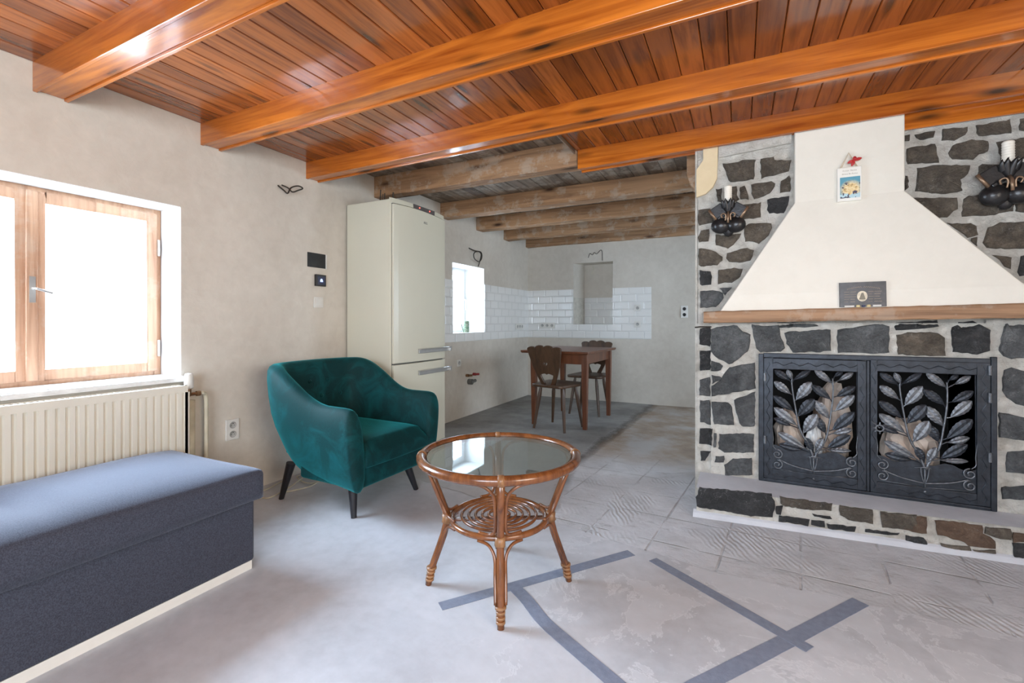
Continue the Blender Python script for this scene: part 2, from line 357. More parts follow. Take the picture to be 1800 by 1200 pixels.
hgt = t.math('SUBTRACT', t.math('ADD', t.math('MULTIPLY', ridge, .35), t.math('MULTIPLY', t.noise(14, 6, .7), .7)), t.math('ADD', gl, t.math('MULTIPLY', crev, .6)))
t.bump(t.math('MULTIPLY', t.math('MULTIPLY', hgt, rough_m), t.math('SUBTRACT', 1, t.math('MULTIPLY', far, .95))), .6, .014)
t.bump(t.math('MULTIPLY', beyond, -1), .6, .006)
t.bump(t.math('MULTIPLY', tr, -1), .8, .02)
FLOOR = t.set(Base_Color=colr, Roughness=t.ramp(t.noise(4, 4), [(.3, .45), (.7, .62)]))
# traced outlines (millimetres on the wall plane): tone then x z pairs
STONES='''b 2655 1982 2710 1981 2757 1987 2820 1983 2814 1873 2757 1872 2694 1872 2673 1919
b 2849 1981 2915 1986 2918 1966 3000 1951 2985 1892 2926 1883 2854 1873 2850 1929
b 2614 1837 2647 1838 2643 1762 2624 1766 2620 1800
b 2687 1841 2726 1843 2728 1796 2741 1764 2706 1746 2687 1757
b 2743 1834 2767 1840 2781 1807 2789 1760 2747 1765
b 2802 1844 2858 1847 2900 1846 2920 1833 2918 1816 2896 1782 2850 1764 2816 1761 2806 1791
b 2952 1841 2989 1868 2998 1848 2995 1778 2945 1778
d 2887 1747 2987 1752 2985 1705 2963 1661 2896 1670 2883 1691
b 2757 1731 2852 1733 2847 1651 2757 1645 2749 1670
b 2520 1726 2585 1725 2604 1644 2524 1636 2513 1667
b 2534 1603 2579 1606 2581 1563 2574 1534 2520 1533 2515 1563
b 2612 1571 2677 1559 2745 1567 2737 1539 2710 1503 2681 1485 2614 1510
b 2767 1604 2789 1616 2858 1618 2902 1605 2905 1583 2888 1546 2843 1500 2793 1521 2773 1517 2767 1565
b 2520 1494 2570 1488 2616 1465 2649 1436 2647 1414 2620 1390 2532 1386 2520 1398
b 2677 1454 2726 1469 2781 1476 2812 1463 2808 1430 2796 1405 2741 1399 2685 1405 2673 1425
d 2528 1361 2585 1354 2593 1304 2589 1274 2541 1270 2528 1279
b 2630 1360 2710 1365 2757 1359 2745 1315 2702 1281 2661 1283 2626 1273
g 2635 1248 2702 1256 2665 1209
g 2530 1237 2616 1237 2649 1220 2655 1193 2632 1158 2612 1141 2532 1138
d 2528 1009 2585 1018 2585 906 2526 920
g 2589 1009 2661 1025 2726 1028 2757 993 2793 978 2789 897 2757 860 2689 806 2661 824 2632 836 2589 873
g 2804 1037 2858 1024 2937 1031 2945 977 2967 905 2945 888 2847 883 2829 902
d 2967 1044 3057 1046 3057 1025 2968 1022
d 2527 876 2585 878 2585 767 2530 760
g 2589 819 2632 812 2653 794 2641 769 2589 758
g 2593 735 2637 733 2649 722 2637 706 2597 686
g 2687 785 2816 816 2820 673 2702 641 2595 613 2595 674 2641 706 2661 746
g 2526 702 2583 724 2583 612 2526 611
g 2528 577 2581 585 2589 443 2528 453
g 2595 577 2681 579 2702 550 2712 457 2661 452 2606 452 2593 550
g 2714 599 2820 651 2818 459 2761 449 2739 473 2720 547
d 2528 410 2595 416 2593 321 2526 322
g 2604 392 2620 394 2618 317 2604 312
g 2637 391 2757 409 2812 410 2812 310 2741 297 2661 291 2632 306
d 2532 275 2587 282 2558 224 2532 220
g 2616 261 2661 266 2659 230 2612 229
g 2665 216 2710 257 2804 272 2806 178 2669 158
b 3495 2001 3517 2002 3515 1971 3495 1972
b 3534 1999 3612 1999 3608 1972 3557 1966
b 3646 2007 3736 1997 3729 1964 3687 1944 3644 1951
b 3767 1999 3887 2005 3889 1944 3825 1947 3776 1947
b 3923 2003 3939 2002 3939 1944 3918 1950
b 3504 1932 3615 1937 3623 1879 3630 1845 3564 1850 3508 1854
b 3680 1917 3750 1933 3808 1916 3809 1868 3777 1859 3757 1839 3680 1851 3666 1886
b 3841 1908 3939 1911 3939 1815 3858 1821
b 3549 1824 3623 1830 3743 1812 3736 1769 3708 1745 3715 1693 3637 1686 3542 1715
b 3777 1800 3791 1811 3851 1798 3851 1734 3774 1754
b 3496 1803 3508 1801 3508 1729 3496 1720
b 3530 1678 3698 1658 3698 1607 3659 1569 3623 1568 3568 1621
b 3722 1650 3743 1662 3897 1657 3897 1576 3818 1562 3719 1567
b 3907 1655 3939 1660 3939 1563 3907 1571
b 3663 1537 3744 1528 3769 1511 3773 1474 3739 1462
b 3750 1457 3772 1463 3769 1415 3746 1445
b 3812 1500 3852 1521 3936 1519 3938 1396 3871 1399 3807 1407 3794 1435
b 3826 1369 3892 1356 3891 1304 3868 1315 3852 1348
d 3924 1358 3938 1362 3938 1268 3920 1267 3913 1287
g 2970 988 2985 997 3057 998 3141 1009 3174 1007 3176 900 3128 891 3010 885 2978 933
g 3043 1046 3124 1044 3121 1027 2974 1019 2933 1018 2935 1048
g 3213 1007 3364 1038 3402 1042 3426 1025 3424 895 3348 889 3216 889 3210 950
d 3452 1044 3519 1050 3623 1058 3620 1029 3579 1018 3455 1011
b 3502 995 3586 1000 3616 992 3645 969 3643 886 3553 883 3464 889 3461 981
d 3672 1024 3706 1047 3756 1053 3777 1039 3809 1010 3805 916 3765 898 3677 906 3672 955
g 3859 1043 3938 1057 3938 884 3882 882 3856 893 3841 917
g 3796 1060 3835 1057 3820 1043
g 3856 824 3882 835 3938 816 3938 660 3897 673 3856 714 3850 763
g 3838 625 3945 601 3945 501 3843 507
g 3868 439 3945 455 3945 348 3863 350
g 3848 273 3945 295 3945 229 3853 220'''
HEARTH_STONES='''d 2553 152 2882 164 2902 108 2888 46 2795 38 2538 47 2535 98
b 2925 157 3049 156 3049 140 3047 111 2950 112 2931 122
d 2908 106 2939 111 2931 67 2911 67
d 2925 60 3055 63 3049 29 2925 31
b 3000 155 3151 155 3148 120 3068 111 3000 110
b 3182 149 3312 145 3317 82 3221 85 3187 104
b 3346 144 3483 148 3483 80 3356 73
d 3068 92 3143 88 3151 78 3076 81
d 3066 60 3119 59 3122 31 3066 35
d 3132 52 3246 55 3244 33 3135 30
d 3287 51 3417 54 3412 44 3289 35
r 3417 143 3518 143 3519 69 3417 74
r 3556 136 3636 140 3715 137 3720 104 3760 79 3760 42 3672 42 3633 60 3561 73
d 3443 49 3508 48 3526 15 3482 17 3443 27
b 3571 36 3633 32 3672 36 3682 12 3633 10 3576 21
b 3729 136 3813 138 3815 92 3779 92 3725 107
b 3684 25 3762 37 3765 12 3691 2
r 3820 124 3859 124 3859 88 3820 84
d 3818 78 3859 85 3859 3 3820 8'''
LEAVES=[[2915, 783, 2990, 729, 0.34], [2914, 720, 2993, 655, 0.36], [2910, 641, 3005, 564, 0.32], [2912, 574, 3020, 487, 0.32], [2912, 516, 2996, 481, 0.32], [2931, 439, 3062, 365, 0.27], [2937, 371, 3050, 353, 0.33], [2977, 789, 3001, 734, 0.4], [3086, 791, 3008, 734, 0.28], [3091, 726, 3020, 625, 0.4], [3104, 635, 3029, 537, 0.42], [3114, 557, 3053, 448, 0.42], [3065, 421, 3098, 351, 0.42], [3104, 794, 3182, 726, 0.3], [3092, 711, 3175, 640, 0.34], [3104, 628, 3170, 536, 0.38], [3112, 538, 3153, 458, 0.42], [3142, 430, 3107, 353, 0.42], [3230, 790, 3193, 761, 0.45], [3275, 786, 3213, 742, 0.34], [3283, 715, 3202, 656, 0.36], [3280, 668, 3199, 580, 0.36], [3280, 580, 3185, 476, 0.36], [3269, 491, 3185, 458, 0.34], [3264, 457, 3162, 377, 0.34], [3266, 376, 3159, 369, 0.22]]
STEMS=[[3101, 313, 3074, 394, 3053, 427, 3032, 488, 3011, 614, 2999, 712, 3002, 741], [3104, 314, 3121, 358, 3153, 417, 3168, 488, 3185, 620, 3188, 709, 3185, 751]]
# ================================================================ SETTING
def holed(name, axis, t0, t1, u0, u1, z0, z1, holes, mat):
    """slab of thickness t0..t1 on `axis` ('x' or 'y'), spanning u0..u1 and z0..z1, with rectangular holes (u0,u1,z0,z1)"""
    m = MB(); us = sorted({u0, u1, *[h[0] for h in holes], *[h[1] for h in holes]}); zs = sorted({z0, z1, *[h[2] for h in holes], *[h[3] for h in holes]})
    def P(u, t, z): return (t, u, z) if axis == 'x' else (u, t, z)
    hole = lambda u, z: any(h[0] < u < h[1] and h[2] < z < h[3] for h in holes)
    nu, nz_ = len(us)-1, len(zs)-1
    solid = [[not hole((us[i]+us[i+1])/2, (zs[j]+zs[j+1])/2) for j in range(nz_)] for i in range(nu)]
    def S(i, j): return 0 <= i < nu and 0 <= j < nz_ and solid[i][j]
    for i in range(nu):
        for j in range(nz_):
            if not solid[i][j]: continue
            a, b, c, d = us[i], us[i+1], zs[j], zs[j+1]
            for tt in (t0, t1): m.add([P(a,tt,c),P(b,tt,c),P(b,tt,d),P(a,tt,d)], [(0,1,2,3)])
            if not S(i-1, j): m.add([P(a,t0,c),P(a,t1,c),P(a,t1,d),P(a,t0,d)], [(0,1,2,3)])
            if not S(i+1, j): m.add([P(b,t0,c),P(b,t1,c),P(b,t1,d),P(b,t0,d)], [(0,1,2,3)])
            if not S(i, j-1): m.add([P(a,t0,c),P(b,t0,c),P(b,t1,c),P(a,t1,c)], [(0,1,2,3)])
            if not S(i, j+1): m.add([P(a,t0,d),P(b,t0,d),P(b,t1,d),P(a,t1,d)], [(0,1,2,3)])
    return struct(m.build(name, mat))
XR = 4.9; YB = 6.073
ZC = lambda x: 2.176+.009*max(0, x-.6)
struct(MB().box(-.4, XR+.3, -2.4, YB+.8, -.12, 0).build('floor', FLOOR))
holed('wall_left', 'x', -.36, 0, -2.2, YB+.3, 0, 2.34, [(.375, 1.466, .752, 1.682), (4.12, 4.803, .928, 1.69)], PLASTER)
holed('wall_kitchen_back', 'y', YB, YB+.27, 0, 4.3, 0, 2.34, [(.687, 1.231, 1.02, 1.856)], PLASTER)
holed('wall_behind_camera', 'y', -2.1, -1.9, 0, XR+.2, 0, 2.34, [(1.9, 3.9, .75, 2.0)], PLASTER)
holed('wall_right', 'x', XR, XR+.25, -2.1, 3.5, 0, 2.34, [(-1.2, .6, .8, 2.0)], PLASTER)
holed('wall_kitchen_right', 'x', 4.1, 4.3, 3.5, YB, 0, 2.34, [(4.3, 5.5, .7, 1.9)], PLASTER)
# back of the niche, with a splayed left jamb
m = MB(); m.box(.5, 1.5, YB+.25, YB+.33, .9, 2.0)
m.prism([(.687,YB+.001,1.02),(.763,YB+.25,1.02),(.687,YB+.25,1.02)], (0,0,0), (0,0,.836)); struct(m.build('wall_niche', PLASTER))
# reveals of the windows: smooth white plaster lining
def lining(name, y0, y1, z0, z1, xin, e=.004):
    m = MB()
    for a in ((y0, y0+e, z0, z1), (y1-e, y1, z0, z1), (y0, y1, z1-e, z1), (y0, y1, z0, z0+e)): m.box(xin, -.001, *a)
    return struct(m.build(name, REVEAL))
lining('trim_1', .375, 1.466, .752, 1.682, -.19); lining('trim_2', 4.12, 4.803, .928, 1.69, -.27)

# ---- wooden ceilings
def planks(name, x0, x1, y0, y1, z, w_, mat, th=.016, g=.0035):
    m = MB(); i = math.floor(x0/w_)
    while i*w_ < x1:
        a = max(x0, i*w_); b = min(x1, (i+1)*w_)
        if b-a > .01:
            za = z(a); q = [(a+.001,za+th),(a+.001,za+g),(a+.001+g,za),(b-.001-g,za),(b-.001,za+g),(b-.001,za+th)]
            m.prism([(p[0],y0,p[1]) for p in q], (0,0,0), (0,y1-y0,0))
        i += 1
    return struct(m.build(name, mat))
planks('ceiling', 0, XR, -1.9, 2.37, ZC, .1, PLANK)
planks('ceiling_part', 1.765, XR, 2.372, 2.985, ZC, .1, PLANK)
planks('ceiling_old', 0, 4.1, 2.30, YB, lambda x: 2.262, .115, RAWPLANK)
struct(MB().box(-.36, XR+.25, -2.1, YB+.3, 2.30, 2.36).build('light_leak_blocker', RAWPLANK))  # unseen box over the ceilings, added to stop light leaking in
# slim edge strip where the varnished boards were cut off
struct(MB().box(1.757, 1.765, 2.372, 2.93, 2.165, 2.275).build('trim_3', RAWPLANK))

# ---- beams
def cased(name, label, x0, x1, yf, yb, zb0, zb1, lip=.009, th=.016, ends=True):
    """boxed-in beam: two side boards and a bottom board set slightly up between them; zb0..zb1 = underside at x0..x1"""
    root = thing(name, label, 'beam', (x0, (yf+yb)/2, 0)); o = Vector((x0, (yf+yb)/2, 0))
    def seg(nm, a, b, up, top):
        v = []
        for x, zb in ((x0, zb0), (x1, zb1)):
            for y in (a, b): v += [(x-o.x, y-o.y, zb+up), (x-o.x, y-o.y, (ZC(x)+.002 if top is None else zb+top))]
        m = MB(); m.add(v, [(0,1,3,2),(4,6,7,5),(0,4,5,1),(2,3,7,6),(0,2,6,4),(1,5,7,3)]); return m.build(nm, ORANGE, root, bevel=.0025)
    seg('side_board', yf, yf+th, 0, None); seg('side_board', yb-th, yb, 0, None); seg('bottom_board', yf+th, yb-th, lip, lip+.02)
    return root
cased('ceiling_beam', 'varnished orange boxed ceiling beam nearest the camera, over the left window', .0, XR, .872, .992, 2.048, 2.085)
cased('ceiling_beam', 'varnished orange boxed ceiling beam, second from the camera, meeting the wall right of the window', .0, XR, 1.565, 1.683, 2.054, 2.10)
cased('ceiling_beam', 'varnished orange boxed ceiling beam meeting the wall above the black wall panel', .0, XR, 2.275, 2.39, 2.06, 2.10)
cased('ceiling_beam', 'varnished orange boxed beam running over the top of the white chimney', 1.78, XR, 2.93, 3.03, 2.062, 2.112)
def raw(label, x0, x1, y0, y1, z0, z1, group=None):
    m = MB(); n = 24
    for k in range(n+1):
        x = x0+(x1-x0)*k/n; j = lambda: random.uniform(-.003, .003)
        m.v += [(x-x0, y0+j(), z0+j()), (x-x0, y1+j(), z0+j()), (x-x0, y1, z1), (x-x0, y0, z1)]
    for k in range(n):
        a = 4*k
        for i in range(4): m.f.append((a+i, a+(i+1)%4, a+4+(i+1)%4, a+4+i)); m.m.append(0)
    m.f += [(3,2,1,0), (4*n, 4*n+1, 4*n+2, 4*n+3)]; m.m += [0, 0]
    o = m.build('ceiling_beam', RAWBEAM, bevel=.004, loc=(x0,0,0)); return tag(o, label, 'beam', group)
raw('bare raw pine beam stub with old mortar, directly above the fridge', 0, 1.772, 2.95, 3.06, 2.092, 2.262)
raw('bare raw pine kitchen beam touching behind the top of the fridge, nearest of four', 0, 4.1, 3.90, 4.04, 2.115, 2.262)
raw('bare raw pine kitchen beam just before the small white window', 0, 4.1, 4.62, 4.76, 2.115, 2.262)
raw('bare raw pine kitchen beam, third of four back from the fridge', 0, 4.1, 5.31, 5.45, 2.115, 2.262)
raw('bare raw pine kitchen beam lying against the far kitchen wall', 0, 4.1, 6.0, 6.07, 2.115, 2.262)
# board along the top of the stone wall right of the chimney
m = MB(); m.add([(3.49,2.975,2.022),(XR,2.975,2.03),(XR,2.99,2.03),(3.49,2.99,2.022),(3.49,2.975,2.12),(XR,2.975,2.13),(XR,2.99,2.13),(3.49,2.99,2.12)], [(0,1,2,3),(7,6,5,4),(0,4,5,1),(1,5,6,2),(2,6,7,3),(3,7,4,0)])
struct(m.build('trim_4', ORANGE, bevel=.002))

# ---- stone wall with the fireplace
def stonework(rows, plane, th, mortar):
    """adds raised irregular stones to mortar MB; plane(a) -> (origin, out) for horizontal coordinate a"""
    idx = dict(g=1, b=2, d=3, r=4)
    for ln in rows.strip().split('\n'):
        q = ln.split(); mi = idx[q[0]]; c = [int(v)/1000 for v in q[1:]]; pts = list(zip(c[::2], c[1::2]))
        ar = sum(pts[i][0]*pts[(i+1)%len(pts)][1]-pts[(i+1)%len(pts)][0]*pts[i][1] for i in range(len(pts)))
        if ar < 0: pts = pts[::-1]
        P = []
        for i, (a, b) in enumerate(pts):                    # resample and roughen the outline
            a2, b2 = pts[(i+1)%len(pts)]; L = math.hypot(a2-a, b2-b); n = max(1, int(L/.016))
            for k in range(n):
                f = k/n; j = .0030 if L > .03 else .001
                P.append((a+(a2-a)*f+random.uniform(-j, j), b+(b2-b)*f+random.uniform(-j, j)))
        cx = sum(p[0] for p in P)/len(P); cz = sum(p[1] for p in P)/len(P); n = len(P)
        t = th*random.uniform(.7, 1.25); tx = random.uniform(-.25, .25)*t; tz = random.uniform(-.35, .1)*t; W = max(abs(p[0]-cx) for p in P)+1e-6
        rings = []
        for f, d in ((1.035, -.004), (1.015, .45), (.965, .85), (.6, 1.0), (.25, 1.05)):
            rg = []
            for a, b in P:
                x = cx+(a-cx)*f; z = cz+(b-cz)*f
                dd = d*t+((x-cx)/W*tx+(z-cz)/W*tz)*max(0, d)+(random.uniform(-.0016, .0016) if 0 < f < .99 else 0)
                rg.append(plane(x, z, dd))
            rings.append(rg)
        vs = [p for r_ in rings for p in r_]+[plane(cx, cz, t*1.05)]; fs = []
        for k in range(len(rings)-1):
            for i in range(n): fs.append((k*n+i, k*n+(i+1)%n, (k+1)*n+(i+1)%n, (k+1)*n+i))
        k = len(rings)-1
        for i in range(n): fs.append((k*n+i, k*n+(i+1)%n, (k+1)*n))
        mortar.add(vs, fs, mi)
STM = [MORTAR, ST_G, ST_B, ST_D, ST_R]
m = MB()
# upper wall and lower projecting block around the firebox opening
m.box(2.513, XR, 3.0, 3.5, 1.04, 2.28); m.box(2.513, 2.59, 2.99, 3.5, 0, 1.04)
m.box(2.589, 2.872, 2.975, 3.5, 0, 1.045); m.box(2.872, 3.795, 2.975, 3.5, .84, 1.045); m.box(2.872, 3.795, 2.975, 3.5, 0, .165); m.box(3.795, XR, 2.975, 3.5, 0, 1.06)
m.box(2.50, 2.515, 3.0, 3.5, 0, 2.2)
def pl(x, z, d): return (x, (3.0 if z > 1.04 else (2.975 if x > 2.589 else 2.99))-d, z)
extra = []
def rowfill(x0, x1, z0, z1, hh, seed):                        # stones outside the photo's frame, to the right
    rr = random.Random(seed); z = z0; s = []
    while z < z1-.04:
        h = hh*rr.uniform(.8, 1.2); x = x0
        while x < x1:
            w_ = rr.uniform(.12, .24); g = .02; c = 'bgd'[rr.randrange(3)] if z > 1.04 else 'gd'[rr.randrange(2)]
            q = [(x, z), (x+w_-g, z), (x+w_-g, min(z1, z+h-g)), (x, min(z1, z+h-g))]
            s.append(c+' '+' '.join('%d %d' % (1000*(a+rr.uniform(-.008,.008)), 1000*(b+rr.uniform(-.008,.008))) for a, b in q)); x += w_
        z += h
    return s
extra += rowfill(3.97, 4.85, 1.30, 2.0, .13, 3) + rowfill(3.96, 4.85, .17, 1.0, .17, 4)
stonework(STONES+'\n'+'\n'.join(extra), pl, .013, m)
struct(m.build('wall_fireplace', STM))
# chimney-side plaster pieces on the wall's corner
m = MB(); m.prism([(2.507,2.995,1.80),(2.56,2.995,1.815),(2.60,2.995,1.85),(2.622,2.995,1.90),(2.628,2.995,2.09),(2.545,2.995,2.09),(2.545,2.995,2.02),(2.507,2.995,1.965)], (0,-.012,0), (0,.3,0)); struct(m.build('wall_corner_plaster', YELLOW_PL, bevel=.004))
m = MB(); m.prism([(2.63,3,2.02),(3.0,3,2.045),(3.0,3,2.11),(2.63,3,2.10)], (0,-.018,0), (0,.01,0)); o = m.build('trim_5', MORTAR, sub=0); struct(o)
# firebox lining
m = MB(); a, b, c, d = 2.872, 3.795, .165, .84
m.add([(a,2.98,c),(b,2.98,c),(b,3.42,c),(a,3.42,c),(a,2.98,d),(b,2.98,d),(b,3.42,d),(a,3.42,d)], [(0,1,2,3),(4,7,6,5),(3,2,6,7),(0,3,7,4),(1,5,6,2)])
struct(m.build('wall_firebox', FIREBOX_DARK))
# wooden lintel post stub beside the corner
tag(MB().prism([(2.44,3.12,1.99),(2.46,3.12,1.92),(2.505,3.12,1.87),(2.512,3.12,1.87),(2.512,3.12,2.26),(2.44,3.12,2.26)], (0,0,0), (0,.14,0)).build('bracket_post', RAWBEAM, bevel=.004), 'short raw timber post stub beside the yellowed plaster corner', 'post')

# hearth
m = MB()
yf = lambda x: 2.70+(x-2.53)*.0752
m.add([(2.53,yf(2.53),0),(XR,yf(XR),0),(XR,2.974,0),(2.53,2.974,0),(2.535,yf(2.53)+.006,.15),(XR,yf(XR)+.006,.15),(XR,2.974,.155),(2.535,2.974,.155)], [(3,2,1,0),(4,5,6,7),(0,1,5,4),(1,2,6,5),(2,3,7,6),(3,0,4,7)], 0)
n = 40
for k in range(n):                                           # mortar skirt at the foot of the hearth
    x0 = 2.515+(XR-2.515)*k/n; x1 = 2.515+(XR-2.515)*(k+1)/n
    m.add([(x0,yf(x0)-.03,0),(x1,yf(x1)-.03,0),(x1,yf(x1)-.012,.018),(x0,yf(x0)-.012,.018),(x0,yf(x0)+.01,.03),(x1,yf(x1)+.01,.03)], [(0,1,2,3),(3,2,5,4)], 5)
m.add([(2.53,yf(2.53)-.006,.146),(XR,yf(XR)-.006,.146),(XR,2.973,.1565),(2.53,2.973,.1565),(2.53,yf(2.53)+.012,.130),(XR,yf(XR)+.012,.130),(XR,yf(XR)-.004,.152),(2.53,yf(2.53)-.004,.152)], [(7,6,2,3)], 5)
def ph(x, z, d): return (x, yf(x)-d*.8, z)
hx = ''.join('\n%s %d %d %d %d %d %d %d %d' % (('r','b','d')[k%3], 3880+k*170, 40, 4030+k*170, 42, 4028+k*170, 128, 3882+k*170, 130) for k in range(6))
stonework(HEARTH_STONES+hx, ph, .010, m)
o = m.build('hearth', STM+[SCREED]); tag(o, 'low raised stone hearth with grey screed top below the iron doors', 'hearth')

# hood and chimney breast
m = MB()
def quadring(A, B): m.add(A+B, [(i, (i+1)%4, 4+(i+1)%4, 4+i) for i in range(4)])
r0 = [(2.634,2.88,1.10),(3.99,2.88,1.12),(3.99,3.0,1.12),(2.634,3.0,1.10)]
r1 = [(2.70,2.88,1.20),(3.895,2.88,1.215),(3.895,3.0,1.215),(2.690,3.0,1.20)]
r2 = [(3.013,2.957,1.705),(3.487,2.957,1.71),(3.487,3.0,1.71),(3.008,3.0,1.705)]
r3 = [(3.013,2.957,2.16),(3.487,2.957,2.16),(3.487,3.0,2.16),(3.013,3.0,2.16)]
m.add(r0, [(0,1,2,3)]); quadring(r0, r1); quadring(r1, r2); quadring(r2, r3)
o = m.build('chimney_hood', WHITE_PL, bevel=.006, seg=3); tag(o, 'white plastered tapering chimney hood above the wooden mantel', 'hood')
# mantel
m = MB(); n = 40; ring = []
for k in range(n+1):
    x = 2.556+(4.6-2.556)*k/n; dz = (x-2.556)*.0185; j = lambda s=.0016: random.uniform(-s, s)
    sec = [(2.868+j(), 1.045+dz+j()), (2.862+j(), 1.052+dz), (2.861+j(.001), 1.08+dz+j()), (2.863+j(), 1.105+dz), (2.869+j(), 1.111+dz+j()), (3.01, 1.111+dz), (3.01, 1.045+dz)]
    m.v += [(x, a, b) for a, b in sec]
for k in range(n):
    for i in range(7): m.f.append((7*k+i, 7*k+(i+1)%7, 7*k+7+(i+1)%7, 7*k+7+i)); m.m.append(0)
m.f += [tuple(range(6,-1,-1)), tuple(7*n+i for i in range(7))]; m.m += [0, 0]
tag(m.build('mantel_beam', MANTLE), 'worn brown wooden mantel beam under the white hood', 'mantel')
tag(MB().tube([(2.50,2.98,1.018),(2.53,2.978,1.022),(2.592,2.968,1.022)], .004).build('iron_rod', WIRE), 'thin black rod end in the mortar below the left end of the mantel', 'rod')

# ---- windows
def casement(root, y0, y1, z0, z1, x, wd, mat, dep=.045):
    m = MB(); m.box(x-dep, x, y0, y0+wd, z0, z1); m.box(x-dep, x, y1-wd, y1, z0, z1); m.box(x-dep, x, y0+wd, y1-wd, z0, z0+wd); m.box(x-dep, x, y0+wd, y1-wd, z1-wd, z1)
    s = m.build('sash', mat, root, bevel=.004)
    MB().box(x-dep*.6-.004, x-dep*.6, y0+wd-.004, y1-wd+.004, z0+wd-.004, z1-wd+.004).build('pane', GLASS, s); return s
w1 = struct(thing('window_1', None, None)); x = -.185
m = MB(); a, b, c, d = .376, 1.465, .753, 1.681
m.box(x-.06, x-.012, a, a+.035, c, d); m.box(x-.06, x-.012, b-.035, b, c, d); m.box(x-.06, x-.012, a+.035, b-.035, c, c+.03); m.box(x-.06, x-.012, a+.035, b-.035, d-.03, d)
m.build('window_frame', WINWOOD, w1, bevel=.004)
casement(w1, .405, .925, .778, 1.656, x, .050, WINWOOD); casement(w1, .925, 1.442, .778, 1.656, x, .050, WINWOOD)
MB().box(x, x+.016, .905, .945, .778, 1.656).build('cover_strip', WINWOOD, w1, bevel=.003)
MB().box(x+.016, x+.019, .915, .936, 1.14, 1.26).tube([(x+.018,.925,1.205),(x+.04,.925,1.205),(x+.045,.932,1.203),(x+.045,.985,1.185)], .0055).build('handle', SILVER, w1)
for z in (.86, 1.42): MB().tube([(x+.004,1.446,z),(x+.004,1.446,z+.09)], .008).build('hinge', SILVER, w1)
w2 = struct(thing('window_2', None, None)); x = -.27; WPVC = simple('white_pvc', (.80,.81,.82), .3, 0, .02)
m = MB(); a, b, c, d = 4.121, 4.802, .929, 1.689
m.box(x-.06, x, a, a+.03, c, d); m.box(x-.06, x, b-.03, b, c, d); m.box(x-.06, x, a+.03, b-.03, c, c+.03); m.box(x-.06, x, a+.03, b-.03, d-.03, d)
m.build('window_frame', WPVC, w2, bevel=.003)
casement(w2, 4.15, 4.773, .958, 1.66, x+.012, .06, WPVC)
MB().box(x+.012, x+.02, 4.73, 4.755, 1.27, 1.34).tube([(x+.02,4.742,1.32),(x+.05,4.742,1.32),(x+.052,4.742,1.20)], .008).build('handle', WPLAST, w2)
for nm, ax, args in (('added_window_3', 'y', (-2.03, 1.9, 3.9, .75, 2.0)), ('added_window_4', 'x', (5.0, -1.2, .6, .8, 2.0)), ('added_window_5', 'x', (4.2, 4.3, 5.5, .7, 1.9))):  # unseen windows, added where the room needed more light sources
    r_ = struct(thing(nm, None, None)); p, u0, u1, z0, z1 = args; um = (u0+u1)/2
    m = MB()
    for (a, b, c, d) in ((u0,u0+.06,z0,z1),(u1-.06,u1,z0,z1),(u0+.06,u1-.06,z0,z0+.06),(u0+.06,u1-.06,z1-.06,z1),(um-.05,um+.05,z0+.06,z1-.06)):
        m.box(p-.03, p+.03, a, b, c, d) if ax == 'x' else m.box(a, b, p-.03, p+.03, c, d)
    m.build('window_frame', WPVC, r_, bevel=.004)
# rough window board under window 1
m = MB(); m.box(-.18, .045, .33, 1.50, .728, .752); m.box(-.18, .02, .36, 1.47, .7521, .757)
tag(m.build('window_sill', simple('dusty_sill', (.66,.65,.64), .7, 0, .12, 14, .5), bevel=.004), 'dusty pale window sill board above the radiator', 'sill')
# tiles
def tile_slab(name, mat, holes, axis, u0, u1, z0=.832, z1=1.412): 
    if axis == 'x': return holed(name, 'x', .0005, .009, u0, u1, z0, z1, holes, mat)
    return holed(name, 'y', YB-.009, YB-.0005, u0, u1, z0, z1, holes, mat)
tile_slab('wall_tiles_left', TILE_Y, [(4.12, 4.803, .928, 1.5)], 'x', 3.35, YB-.01, .838, 1.398)
tile_slab('wall_tiles_back', TILE_X, [(.687, 1.231, 1.02, 1.5)], 'y', .0, 1.728)
struct(MB().box(.77, 1.231, YB+.243, YB+.2499, 1.02, 1.39).build('wall_tiles_niche', TILE_X))
m = MB(); m.add([(.689,YB+.002,1.021),(.765,YB+.245,1.021),(.765,YB+.245,1.39),(.689,YB+.002,1.39)], [(0,1,2,3)]); struct(m.build('wall_tiles_jamb', simple('beige_tile', (.6,.57,.5), .2)))
# ================================================================ RADIATOR AND PIPES
rad = thing('radiator', 'cream ribbed panel radiator below the wooden window', 'radiator', (.09, .3, .12))
def radpanel(x0, x1, y0, y1, z0, z1):
    m = MB(); prof = []; y = y0+.012; p = .0333
    while y < y1-.012:
        prof += [(x1, y), (x1, y+p*.55), (x1-.011, y+p*.72), (x1-.011, y+p*.88)]; y += p
    a = len(prof)
    for z, k in ((z0+.035, 0), (z1-.035, 0)):
        m.v += [(q[0], q[1], z) for q in prof]
    for i in range(a-1): m.f.append((i, i+1, a+i+1, a+i)); m.m.append(0)
    m.box(x1-.016, x1-.0005, y0, y1, z1-.036, z1); m.box(x1-.016, x1-.0005, y0, y1, z0, z0+.036); m.box(x1-.016, x1-.012, y0, y1, z0, z1)
    m.box(x1-.0165, x1, y0, y0+.014, z0, z1); m.box(x1-.0165, x1, y1-.014, y1, z0, z1)
    return m
Lr = (-.09, -.3, -.12)
def shift(m): m.v = [(a+Lr[0], b+Lr[1], c+Lr[2]) for a, b, c in m.v]; return m
shift(radpanel(.03, .125, .34, 1.432, .13, .716)).build('front_panel', RADP, rad)
m = MB(); m.box(.035, .050, .34, 1.432, .13, .716); shift(m).build('rear_panel', RADP, rad)
